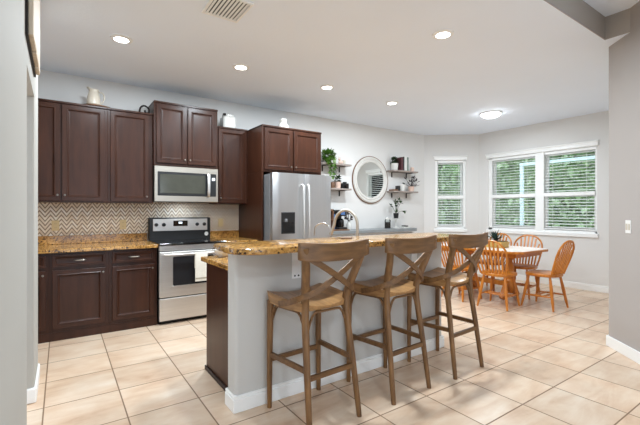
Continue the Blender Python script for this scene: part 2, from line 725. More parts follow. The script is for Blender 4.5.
# living room behind the camera, unseen; walls and doorway added to limit sky light
bm = new()
box(bm, -3.6, -0.6, -4.62, -4.5, 0, TRAY)
box(bm, 3.0, 7.2, -4.62, -4.5, 0, TRAY)
box(bm, -0.6, 3.0, -4.62, -4.5, 2.4, TRAY)
box(bm, -3.62, -3.5, -4.5, 1.4, 0, TRAY)
box(bm, -3.5, -0.281, 1.28, 1.4, 0, CZ)
box(bm, 7.2, 7.32, -4.62, 1.28, 0, TRAY)
struct('wall_living', bm, 'wall')

# pony wall that carries the bar
IY = 2.285
bm = new()
box(bm, 0.912, 2.985, IY, 2.425, 0, 1.032, 0.026, seg=4)
struct('wall_island', bm, 'island')
bm = new()
box(bm, 0.898, 2.999, IY - 0.014, 2.43, 0, 0.088, 0.005)
box(bm, 0.902, 2.995, IY - 0.010, 2.43, 0.088, 0.108, 0.004)
struct('baseboard_island', bm, 'white')

# tile backsplash
bm = new()
box(bm, -0.8, 2.13, 5.19, 5.2, 1.0, 1.42)
struct('wall_backsplash', bm, 'chev')

# ------------------------------------------------------------------ windows
def window(name, F, t0, t1, z0, z1, units, lj=0.045, rj=0.045):
    """white sash window, units = [(a,b)] clear widths inside t0..t1"""
    w = thing(name, '', '')
    del w['label'], w['category']
    w['kind'] = 'structure'
    fr = new()
    box(fr, t0, units[0][0], 0.02, 0.14, z0, z1, mat=F)
    box(fr, units[-1][1], t1, 0.02, 0.14, z0, z1, mat=F)
    for (a, b), (c, d) in zip(units, units[1:]):
        box(fr, b, c, -0.004, 0.14, z0, z1, mat=F)
    box(fr, t0, t1, 0.02, 0.14, z1 - 0.04, z1, mat=F)
    box(fr, t0, t1, 0.02, 0.14, z0, z0 + 0.04, mat=F)
    obj('window_frame', fr, 'white', w)
    sl = new()
    box(sl, t0 - 0.035, t1 + 0.02, -0.028, 0.04, z0 - 0.06, z0 + 0.006, 0.006, mat=F)
    obj('window_sill', sl, 'white', w)
    va = new()
    box(va, t0 - 0.03, t1 + 0.02, -0.03, 0.03, z1 - 0.025, z1 + 0.055, 0.006, mat=F)
    box(va, t0 - 0.045, t1 + 0.03, -0.045, 0.0, z1 + 0.04, z1 + 0.062, 0.006, mat=F)
    obj('window_head', va, 'white', w)
    zm = (z0 + z1) / 2 - 0.065
    for a, b in units:
        mr = new()
        box(mr, a, b, -0.002, 0.010, zm - 0.032, zm + 0.036, 0.003, mat=F)
        obj('rail_bright_strip', mr, 'white', w)  # added strip before the blind so the shaded sash rail reads bright
        for lo, hi, y, in ((z0 + 0.04, zm + 0.03, 0.075), (zm - 0.03, z1 - 0.04, 0.105)):
            s = new()
            k = 0.035
            box(s, a, a + k, y, y + 0.03, lo, hi, mat=F)
            box(s, b - k, b, y, y + 0.03, lo, hi, mat=F)
            box(s, a + k, b - k, y, y + 0.03, lo, lo + 0.055, mat=F)
            box(s, a + k, b - k, y, y + 0.03, hi - 0.06, hi, mat=F)
            sash = obj('sash', s, 'white', w)
            g = new()
            box(g, a + k, b - k, y + 0.012, y + 0.018, lo + 0.055, hi - 0.06, mat=F)
            obj('pane', g, 'glass', sash)
    return w


def blind(F, a, b, z0, z1, label):
    o = thing('window_blind', label, 'blind', F @ Vector(((a + b) / 2, 0.035, z0)), 'white slatted window blinds')
    hr = new()
    box(hr, a + 0.004, b - 0.004, 0.012, 0.062, z1 - 0.05, z1 - 0.002, 0.004, mat=F)
    obj('headrail', hr, 'slat', o)
    s = new()
    z = z0 + 0.055
    while z < z1 - 0.06:
        R = Matrix.Translation((0, 0.037, z)) @ Matrix.Rotation(math.radians(16), 4, 'X')
        box(s, a + 0.008, b - 0.008, -0.024, 0.024, -0.0014, 0.0014, mat=F @ R)
        z += 0.052
    obj('slats', s, 'slat', o)
    br = new()
    box(br, a + 0.006, b - 0.006, 0.014, 0.060, z0 + 0.01, z0 + 0.03, 0.004, mat=F)
    obj('bottom_rail', br, 'slat', o)
    for q in (0.18, 0.82):
        c = new()
        x = a + (b - a) * q
        box(c, x - 0.002, x + 0.002, 0.011, 0.0125, z0 + 0.02, z1 - 0.04, mat=F)
        obj('ladder_cord', c, 'slat', o)
    return o


window('window_1', DIN, 0.20, 2.06, 0.92, 2.36, [(0.27, 1.11), (1.255, 2.03)])
window('window_2', BAY, 0.225, 0.835, 0.92, 2.36, [(0.27, 0.79)])
blind(DIN, 0.27, 1.11, 0.96, 2.335, 'white blind on the left half of the wide dining window')
blind(DIN, 1.255, 2.055, 0.96, 2.335, 'white blind on the right half of the wide dining window')
blind(BAY, 0.27, 0.79, 0.96, 2.335, 'white blind in the narrow window beside the shelf wall')

# ------------------------------------------------------------------ outdoors
bm = new()
box(bm, 7.3, 40, -15, 30, -0.4, -0.25)
box(bm, 5.0, 7.3, 5.5, 30, -0.4, -0.25)
o = struct('ground_lawn', bm, 'grass')


def tree(x, y, h, r, trunk_r, leaves, mat, seed, label, low=0.9):
    R = random.Random(seed)
    t = thing('garden_tree', label, 'tree', (x, y, -0.25), 'trees outside the windows')
    b = new()
    pts = [(x, y, -0.25), (x + R.uniform(-.1, .1), y + R.uniform(-.1, .1), h * 0.4), (x + R.uniform(-.2, .2), y + R.uniform(-.2, .2), h * 0.85)]
    sweep(b, sm(pts, 4), lerp_r(trunk_r, trunk_r * 0.5, 9), 8, up=(0, 1, 0))
    for k in range(5):
        a = R.uniform(0, 2 * PI)
        z = h * R.uniform(0.35, 0.7)
        sweep(b, [(x, y, z), (x + r * 0.6 * math.cos(a), y + r * 0.6 * math.sin(a), z + h * 0.15)], [trunk_r * 0.4, trunk_r * 0.15], 6)
    obj('trunk', b, 'bark', t, True)
    f = new()
    cl = [(x + r * 0.75 * math.cos(a) * q, y + r * 0.75 * math.sin(a) * q, z) for a, q, z in
          [(R.uniform(0, 2 * PI), R.uniform(0.2, 1), R.uniform(low, h)) for _ in range(26)]]
    for i in range(leaves):
        c = R.choice(cl)
        p = Vector(c) + Vector((R.gauss(0, 1), R.gauss(0, 1), R.gauss(0, 0.8))) * r * 0.24
        d = Vector((R.uniform(-1, 1), R.uniform(-1, 1), R.uniform(-1, 0.4))).normalized() * R.uniform(0.12, 0.24)
        leaf(f, p, p + d, 0.05)
    obj('foliage', f, mat, t)


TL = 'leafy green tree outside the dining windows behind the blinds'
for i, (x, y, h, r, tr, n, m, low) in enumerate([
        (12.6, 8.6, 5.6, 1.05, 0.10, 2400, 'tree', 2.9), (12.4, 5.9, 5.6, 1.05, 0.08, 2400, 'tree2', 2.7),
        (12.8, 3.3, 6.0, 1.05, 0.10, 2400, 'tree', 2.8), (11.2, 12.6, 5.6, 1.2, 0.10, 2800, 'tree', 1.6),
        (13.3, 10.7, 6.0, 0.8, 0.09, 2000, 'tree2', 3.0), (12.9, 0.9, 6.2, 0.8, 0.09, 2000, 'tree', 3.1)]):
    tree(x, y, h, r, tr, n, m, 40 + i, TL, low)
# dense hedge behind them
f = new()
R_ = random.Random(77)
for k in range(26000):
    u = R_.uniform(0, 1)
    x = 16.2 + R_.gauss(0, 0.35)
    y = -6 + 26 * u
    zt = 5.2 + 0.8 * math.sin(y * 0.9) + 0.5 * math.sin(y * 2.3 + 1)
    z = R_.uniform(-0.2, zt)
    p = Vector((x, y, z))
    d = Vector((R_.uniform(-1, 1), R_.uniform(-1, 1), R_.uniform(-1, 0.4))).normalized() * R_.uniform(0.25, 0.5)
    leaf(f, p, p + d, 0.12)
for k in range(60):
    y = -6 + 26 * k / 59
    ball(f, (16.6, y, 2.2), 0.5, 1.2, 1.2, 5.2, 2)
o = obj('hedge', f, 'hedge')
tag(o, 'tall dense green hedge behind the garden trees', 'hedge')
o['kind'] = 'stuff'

t = thing('patio_frame', 'pale aluminium screen frame standing outside the wide dining window', 'patio frame', (9.4, 5.2, -0.25))
for y in (4.84, 3.1):
    b = new()
    box(b, 9.37, 9.43, y - 0.04, y + 0.04, -0.25, 2.40, 0.004)
    obj('post', b, 'alum', t)
b = new()
box(b, 9.36, 9.44, 1.2, 4.88, 2.40, 2.47, 0.004)
obj('beam', b, 'alum', t)


# ================================================================== CABINETS
def door_mesh(x0, x1, z0, z1, y, th=0.02, rail=0.055):
    """framed door with stepped moulding round a flat centre panel, front faces -Y at y"""
    bm = new()
    prev = None
    rings = [(0, th), (0, 0.003), (0.003, 0), (rail - 0.014, 0), (rail - 0.010, -0.0035), (rail - 0.004, -0.003), (rail + 0.005, 0.009), (rail + 0.018, 0.0105)]
    for ins, dy in rings:
        v = [bm.verts.new(p) for p in [(x0 + ins, y + dy, z0 + ins), (x1 - ins, y + dy, z0 + ins), (x1 - ins, y + dy, z1 - ins), (x0 + ins, y + dy, z1 - ins)]]
        if prev:
            for i in range(4):
                bm.faces.new([prev[i], prev[(i + 1) % 4], v[(i + 1) % 4], v[i]])
        else:
            bm.faces.new(list(reversed(v)))
        prev = v
    bm.faces.new(prev)
    return bm


def knob(x, y, z, parent):
    b = new()
    R = Matrix.Translation((x, y, z)) @ Matrix.Rotation(PI / 2, 4, 'X')
    lathe(b, [(0.006, -0.002), (0.005, 0.008), (0.011, 0.014), (0.0115, 0.02), (0.008, 0.026), (0, 0.027)], 10, mat=R)
    obj('knob', b, 'pewter', parent, True)


def pull(x, y, z, parent, w=0.1):
    b = new()
    sweep(b, sm([(x - w / 2, y + 0.001, z), (x - w / 2 + 0.012, y - 0.022, z), (x, y - 0.028, z), (x + w / 2 - 0.012, y - 0.022, z), (x + w / 2, y + 0.001, z)], 3), 0.006, 6)
    obj('pull', b, 'pewter', parent, True)


def cabinet(name, label, x0, x1, yf, yb, z0, z1, doors, drawers=(), group=None, toe=False, crown=True):
    t = thing(name, label, 'cabinet', ((x0 + x1) / 2, (yf + yb) / 2, z0), group)
    b = new()
    box(b, x0, x1, yf + 0.021, yb, z0, z1, 0.002)
    if crown:
        box(b, x0 - 0.0, x1 + 0.0, yf + 0.006, yb, z1 - 0.022, z1, 0.003)
    if toe:
        box(b, x0, x1, yf + 0.016, yf + 0.06, z0, z0 + 0.085)
    obj('body', b, 'esp', t)
    for dx0, dx1, dz0, dz1, kx, kz in doors:
        d = obj('door', door_mesh(dx0, dx1, dz0, dz1, yf), 'esp', t)
        if kx is not None:
            knob(kx, yf, kz, d)
    for dx0, dx1, dz0, dz1 in drawers:
        d = obj('drawer', door_mesh(dx0, dx1, dz0, dz1, yf, rail=0.03), 'esp', t)
        pull((dx0 + dx1) / 2, yf, (dz0 + dz1) / 2, d)
    return t


UPG, BSG = 'dark wall cabinets', 'dark base cabinets'
YU = 4.85
cabinet('wall_cabinet', 'tall dark two-door wall cabinet under the cream pitcher', -0.40, 0.43, YU, 5.19, 1.385, 2.46,
        [(-0.39, -0.012, 1.40, 2.43, -0.035, 1.46), (0.004, 0.402, 1.40, 2.43, 0.03, 1.46)], group=UPG)
cabinet('wall_cabinet', 'single-door dark wall cabinet left of the microwave', 0.43, 0.905, YU, 5.19, 1.385, 2.46,
        [(0.458, 0.862, 1.40, 2.43, 0.835, 1.46)], group=UPG)
cabinet('wall_cabinet', 'raised two-door dark cabinet directly above the microwave', 0.908, 1.685, 4.80, 5.19, 1.84, 2.612,
        [(0.935, 1.285, 1.87, 2.575, 1.262, 1.92), (1.303, 1.66, 1.87, 2.575, 1.326, 1.92)], group=UPG)
cabinet('wall_cabinet', 'single-door dark wall cabinet under the white jar', 1.69, 2.128, YU, 5.19, 1.385, 2.415,
        [(1.71, 2.095, 1.40, 2.385, 1.735, 1.46)], group=UPG)
t = cabinet('fridge_cabinet', 'deep two-door dark cabinet above the refrigerator', 2.13, 3.06, 4.40, 5.19, 1.80, 2.41,
            [(2.165, 2.575, 1.83, 2.375, 2.55, 1.88), (2.60, 3.03, 1.83, 2.375, 2.625, 1.88)])
b = new()
box(b, 2.13, 2.152, 4.42, 5.19, 0.0, 1.80, 0.002)
obj('side_panel', b, 'esp', t)

YB = 4.54
cabinet('base_cabinet', 'dark base cabinet in the left corner, mostly behind the wall', -0.79, -0.10, YB, 5.19, 0, 0.876,
        [(-0.72, -0.125, 0.12, 0.70, -0.15, 0.66)], [(-0.72, -0.125, 0.73, 0.85)], BSG, True, False)
cabinet('base_cabinet', 'wider dark base cabinet with drawer, second from the range', -0.10, 0.415, YB, 5.19, 0, 0.876,
        [(-0.075, 0.385, 0.12, 0.70, 0.36, 0.655)], [(-0.075, 0.385, 0.73, 0.855)], BSG, True, False)
cabinet('base_cabinet', 'narrow dark base cabinet with drawer immediately left of range', 0.415, 0.893, YB, 5.19, 0, 0.876,
        [(0.445, 0.865, 0.12, 0.70, 0.84, 0.655)], [(0.445, 0.865, 0.73, 0.855)], BSG, True, False)
cabinet('base_cabinet', 'dark base cabinet between the range and the refrigerator', 1.685, 2.125, YB, 5.19, 0, 0.876,
        [(1.71, 2.10, 0.12, 0.70, 1.735, 0.655)], [(1.71, 2.10, 0.73, 0.855)], BSG, True, False)

for x0, x1, lb in ((-0.795, 0.896, 'gold granite worktop left of the range, with low granite upstand'),
                   (1.682, 2.125, 'short gold granite worktop between range and refrigerator')):
    t = thing('worktop', lb, 'countertop', ((x0 + x1) / 2, 4.8, 0.876), 'granite worktops along the back wall')
    b = new()
    box(b, x0, x1, 4.51, 5.188, 0.877, 0.914, 0.006, seg=2)
    obj('slab', b, 'granite', t)
    b = new()
    box(b, x0, x1, 5.165, 5.189, 0.9145, 1.012, 0.003)
    obj('upstand', b, 'granite', t)

# ------------------------------------------------------------------ range
RX0, RX1 = 0.902, 1.676
t = thing('kitchen_range', 'stainless electric range with black glass cooktop', 'range', (1.29, 4.8, 0))
b = new()
box(b, RX0, RX1, 4.54, 5.16, 0.03, 0.90)
box(b, RX0 + 0.02, RX1 - 0.02, 4.56, 5.1, 0.0, 0.04)
obj('body', b, 'black', t)
b = new()
box(b, RX0, RX1, 4.485, 5.08, 0.90, 0.922, 0.005, seg=2)
obj('cooktop', b, 'blackglass', t)
for x, y, r in ((1.08, 4.65, 0.10), (1.49, 4.65, 0.085), (1.08, 4.92, 0.08), (1.49, 4.92, 0.10)):
    b = new()
    bmesh.ops.create_cone(b, cap_ends=True, segments=28, radius1=r, radius2=r, depth=0.0012, matrix=Matrix.Translation((x, y, 0.9228)))
    obj('burner_ring', b, 'ovenglass', t)
b = new()
box(b, RX0 + 0.003, RX1 - 0.003, 4.495, 4.54, 0.835, 0.898, 0.004)
obj('front_trim', b, 'steel', t)
b = new()
box(b, RX0 + 0.003, RX1 - 0.003, 4.49, 4.54, 0.31, 0.825, 0.006, seg=2)
d = obj('oven_door', b, 'steel', t)
b = new()
prism(b, [(-0.225, -0.165), (0.225, -0.165), (0.235, -0.155), (0.235, 0.155), (0.225, 0.165), (-0.225, 0.165), (-0.235, 0.155), (-0.235, -0.155)], 0, 0.004,
      mat=Matrix.Translation((1.285, 4.490, 0.60)) @ Matrix.Rotation(PI / 2, 4, 'X'))
obj('oven_window', b, 'ovenglass', d)
b = new()
for (xa, xb, za, zb) in ((1.03, 1.54, 0.765, 0.785), (1.03, 1.54, 0.415, 0.435), (1.03, 1.05, 0.435, 0.765), (1.52, 1.54, 0.435, 0.765)):
    box(b, xa, xb, 4.486, 4.4905, za, zb, 0.002)
obj('window_trim', b, 'steel', d)
b = new()
sweep(b, [(RX0 + 0.05, 4.445, 0.795), (RX1 - 0.05, 4.445, 0.795)], 0.011, 10)
for x in (RX0 + 0.07, RX1 - 0.07):
    sweep(b, [(x, 4.445, 0.795), (x, 4.492, 0.795)], 0.009, 8)
obj('handle', b, 'steel', d, True)
b = new()
box(b, RX0 + 0.003, RX1 - 0.003, 4.492, 4.54, 0.045, 0.298, 0.006, seg=2)
obj('storage_drawer', b, 'steel', t)
b = new()
box(b, RX0, RX1, 5.075, 5.16, 0.915, 1.205, 0.008, seg=2)
bg = obj('control_panel', b, 'black', t)
b = new()
box(b, RX0 + 0.045, RX1 - 0.045, 5.069, 5.078, 1.035, 1.19, 0.003)
obj('panel_face', b, 'steel', bg)
b = new()
box(b, 1.19, 1.37, 5.0645, 5.070, 1.095, 1.165)
obj('display', b, 'blackglass', bg)
b = new()
box(b, 1.255, 1.30, 5.0630, 5.0646, 1.125, 1.15)
obj('clock_digits', b, 'display', bg)
for x in (0.985, 1.075, 1.495, 1.59):
    b = new()
    lathe(b, [(0.024, 0), (0.022, 0.012), (0.018, 0.024), (0, 0.025)], 14, mat=Matrix.Translation((x, 5.069, 1.115)) @ Matrix.Rotation(PI / 2, 4, 'X'))
    obj('knob', b, 'black', bg, True)
b = new()
lathe(b, [(0.027, 0), (0.027, 0.002), (0, 0.0022)], 16, mat=Matrix.Translation((1.62, 5.0748, 0.985)) @ Matrix.Rotation(PI / 2, 4, 'X'))
obj('badge', b, 'whiteplate', bg)

# towel over the oven handle
t = thing('dish_towel', 'off-white dish towel hanging over the oven door handle', 'towel', (1.355, 4.43, 0.47))
b = new()
prof = [(4.4585, 0.62), (4.4590, 0.79), (4.452, 0.807), (4.445, 0.8085), (4.436, 0.806), (4.4310, 0.79), (4.4295, 0.65), (4.4280, 0.47)]
nx = 10
vs = []
for i in range(nx + 1):
    x = 1.283 + 0.145 * i / nx
    col = []
    for k, (y, z) in enumerate(prof):
        w_ = 0.004 * math.sin(i * 1.3) * (1 if k > 5 else 0)
        col.append((b.verts.new((x, y - abs(w_), z)), b.verts.new((x, y - abs(w_) - 0.0035 if k > 3 else y - 0.001, z + (0.002 if 1 < k < 6 else 0)))))
    vs.append(col)
for i in range(nx):
    for k in range(len(prof) - 1):
        b.faces.new([vs[i][k][0], vs[i + 1][k][0], vs[i + 1][k + 1][0], vs[i][k + 1][0]])
        b.faces.new([vs[i][k][1], vs[i][k + 1][1], vs[i + 1][k + 1][1], vs[i + 1][k][1]])
obj('cloth', b, 'towel', t, True)
b = new()
box(b, 1.284, 1.427, 4.4185, 4.4205, 0.50, 0.512)
obj('stripe', b, 'towel_stripe', t)

# ------------------------------------------------------------------ microwave
MX0, MX1, MY, MZ0, MZ1 = 0.910, 1.684, 4.79, 1.402, 1.836
t = thing('microwave', 'stainless over-range microwave with dark window', 'microwave', (1.297, 5.0, MZ0))
b = new()
box(b, MX0, MX1, MY + 0.02, 5.185, MZ0, MZ1 - 0.002, 0.004)
obj('body', b, 'black', t)
b = new()
box(b, MX0, MX1, MY, MY + 0.022, MZ0, MZ1 - 0.002, 0.005)
d = obj('door', b, 'steel_m', t)
b = new()
box(b, MX0 + 0.035, 1.655, MY - 0.004, MY + 0.002, 1.475, 1.765, 0.004)
obj('dark_face', b, 'black', d)
b = new()
box(b, MX0 + 0.06, 1.515, MY - 0.007, MY - 0.003, 1.505, 1.735, 0.002)
obj('door_window', b, 'microglass', d)
b = new()
sweep(b, sm([(1.548, MY - 0.004, 1.765), (1.548, MY - 0.035, 1.75), (1.548, MY - 0.045, 1.62), (1.548, MY - 0.035, 1.49), (1.548, MY - 0.004, 1.475)], 4), 0.0, rect=(0.016, 0.006), up=(0, 1, 0))
obj('handle', b, 'steel', d, True)
b = new()
box(b, 1.60, 1.64, MY - 0.0055, MY - 0.0035, 1.68, 1.715)
obj('display', b, 'display', d)

lamp('backsplash_fill', (1.297, 4.95, MZ0 - 0.003), 1.1, 0.10)  # added lamp without a fitting, brightens the backsplash tiles

# ------------------------------------------------------------------ refrigerator
t = thing('refrigerator', 'stainless side-by-side refrigerator with ice dispenser', 'refrigerator', (2.62, 4.6, 0))
FY = 4.19
b = new()
box(b, 2.168, 3.066, FY + 0.075, 5.1, 0.02, 1.762, 0.006)
box(b, 2.20, 3.03, FY + 0.1, 5.0, 0.0, 0.03)
obj('body', b, 'grayside', t)


def fdoor(x0, x1):
    b = new()
    n = 8
    poly = [(x0, FY + 0.07)] + [(x0 + (x1 - x0) * i / n, FY + 0.004 - 0.012 * math.sin(PI * i / n)) for i in range(n + 1)] + [(x1, FY + 0.07)]
    prism(b, poly, 0.06, 1.775, 0.004)
    return b


dl = obj('freezer_door', fdoor(2.168, 2.628), 'steel_v', t, True)
dr = obj('fridge_door', fdoor(2.634, 3.066), 'steel_v', t, True)
for x, d in ((2.592, dl), (2.672, dr)):
    b = new()
    sweep(b, sm([(x, FY - 0.006, 1.63), (x, FY - 0.05, 1.58), (x, FY - 0.062, 1.15), (x, FY - 0.05, 0.72), (x, FY - 0.006, 0.67)], 5), 0.013, 8, up=(0, 1, 0))
    obj('handle', b, 'steel', d, True)
b = new()
box(b, 2.285, 2.485, FY - 0.013, FY - 0.004, 1.00, 1.275, 0.004)
dp = obj('dispenser', b, 'black', dl)
b = new()
box(b, 2.305, 2.465, FY - 0.0155, FY - 0.012, 1.02, 1.15)
obj('dispenser_bay', b, 'blackglass', dp)
b = new()
box(b, 2.33, 2.37, FY - 0.022, FY - 0.012, 1.15, 1.19, 0.004)
obj('dispenser_button', b, 'grayside', dp)

# ------------------------------------------------------------------ island
t = thing('island_cabinet', 'dark island cabinet run behind the grey half wall', 'cabinet', (1.95, 2.75, 0))
b = new()
box(b, 0.974, 2.96, 2.43, 3.05, 0, 0.876, 0.003)
obj('body', b, 'esp', t)
b = new()
box(b, 0.962, 0.9735, 2.432, 3.06, 0, 0.035, 0.003)
obj('end_trim', b, 'esp_dark', t)
for i in range(4):
    x0 = 0.99 + i * 0.49
    R = Matrix.Translation((2 * 0.99 + 3 * 0.49 + 0.47, 3.0725 * 2 - 0.0, 0))
    dm = door_mesh(x0, x0 + 0.47, 0.12, 0.85, 3.0515)
    bmesh.ops.transform(dm, matrix=Matrix.Translation((0, 6.123, 0)) @ Matrix.Diagonal((1, -1, 1, 1)), verts=dm.verts)
    bmesh.ops.reverse_faces(dm, faces=dm.faces)
    obj('door', dm, 'esp', t)
b = new()
box(b, 0.945, 2.975, 2.428, 3.11, 0.877, 0.914, 0.006, seg=2)
tag(obj('island_worktop', b, 'granite'), 'lower gold granite worktop behind the raised bar', 'countertop')

# raised bar top, rounded near corners
b = new()
poly = []
x0, x1, yf, yb = 0.815, 3.09, 2.0, 2.53
for cx_, cy_, a0, rr in ((x0 + 0.16, yf + 0.16, PI, 0.16), (x1 - 0.16, yf + 0.16, 1.5 * PI, 0.16)):
    for k in range(9):
        a = a0 + k / 8 * PI / 2
        poly.append((cx_ + rr * math.cos(a), cy_ + rr * math.sin(a)))
poly += [(x1, yb - 0.03), (x1 - 0.03, yb), (x0 + 0.06, yb), (x0 + 0.03, yb - 0.03)]
prism(b, poly, 1.033, 1.070, 0.009, seg=2)
tag(obj('bar_counter', b, 'granite', None, True), 'raised gold granite bar top on the grey half wall', 'countertop')

for x, lb in ((1.367, 'white support bracket under the bar behind the nearest stool'), (2.585, 'white support bracket under the bar behind the middle stool')):
    t = thing('counter_bracket', lb, 'bracket', (x, IY, 0.82), 'white brackets under the bar top')
    b = new()
    box(b, x - 0.036, x + 0.036, IY - 0.008, IY - 0.0005, 0.815, 1.031, 0.002)
    box(b, x - 0.036, x + 0.036, 2.06, IY - 0.0085, 1.024, 1.0315, 0.002)
    obj('plate', b, 'white', t)
    for dx in (-0.015, 0.015):
        s = new()
        lathe(s, [(0.007, 0), (0.006, 0.003), (0, 0.0035)], 8, mat=Matrix.Translation((x + dx, IY - 0.008, 0.835)) @ Matrix.Rotation(PI / 2, 4, 'X'))
        obj('screw', s, 'iron', t)

# faucets
t = thing('kitchen_faucet', 'tall brushed nickel gooseneck faucet behind the bar', 'faucet', (2.40, 2.84, 0.914))
b = new()
lathe(b, [(0.028, 0.9145), (0.028, 0.925), (0.02, 0.93), (0.019, 1.0), (0.016, 1.01)], 14, loc=(2.40, 2.84, 0))
obj('base', b, 'nickel', t, True)
b = new()
cxm, cym = 2.345, 2.955
pts = [(2.40, 2.84, 1.0), (2.40, 2.84, 1.15)]
for k in range(1, 9):
    a = PI * k / 9
    pts.append((2.40 + (cxm - 2.40) * (1 - math.cos(a)), 2.84 + (cym - 2.84) * (1 - math.cos(a)), 1.15 + 0.15 * math.sin(a)))
pts += [(2.288, 3.075, 1.14)]
sweep(b, sm(pts, 2), 0.0145, 10, up=(0.9, 0.43, 0))
obj('spout', b, 'nickel', t, True)
b = new()
sweep(b, [(2.288, 3.075, 1.145), (2.27, 3.11, 1.045)], [0.015, 0.019], 10, up=(0.9, 0.43, 0))
obj('spray_head', b, 'nickel', t, True)
b = new()
sweep(b, [(2.41, 2.83, 0.98), (2.46, 2.80, 1.01)], [0.008, 0.006], 8)
obj('lever', b, 'nickel', t, True)
t = thing('filter_tap', 'small thin chrome water tap left of the tall faucet', 'faucet', (2.075, 2.84, 0.914))
b = new()
lathe(b, [(0.018, 0.9145), (0.018, 0.922), (0.008, 0.93), (0.007, 0.96)], 12, loc=(2.075, 2.84, 0))
obj('base', b, 'chrome', t, True)
b = new()
pts = [(2.075, 2.84, 0.95), (2.075, 2.84, 1.10)]
for k in range(1, 8):
    a = PI * k / 8
    pts.append((2.075 - 0.045 * (1 - math.cos(a)), 2.84 + 0.07 * (1 - math.cos(a)), 1.10 + 0.075 * math.sin(a)))
pts.append((1.985, 2.98, 1.06))
sweep(b, sm(pts, 2), 0.0065, 8, up=(0.9, 0.43, 0))
obj('spout', b, 'chrome', t, True)

b = new()
lathe(b, [(0.03, 0.9145), (0.034, 0.918), (0.06, 0.95), (0.068, 0.975), (0.064, 0.975), (0.055, 0.95), (0.028, 0.924), (0, 0.922)], 20, loc=(1.09, 3.0, 0))
tag(obj('bowl', b, 'ceramic', None, True), 'small white bowl at the end of the lower island worktop', 'bowl')
b = new()
lathe(b, [(0.045, 1.0702), (0.047, 1.074), (0.045, 1.078), (0, 1.078)], 18, loc=(1.88, 2.36, 0))
tag(obj('coaster', b, 'brown'), 'round wooden coaster on the bar behind nearest stool', 'coaster')


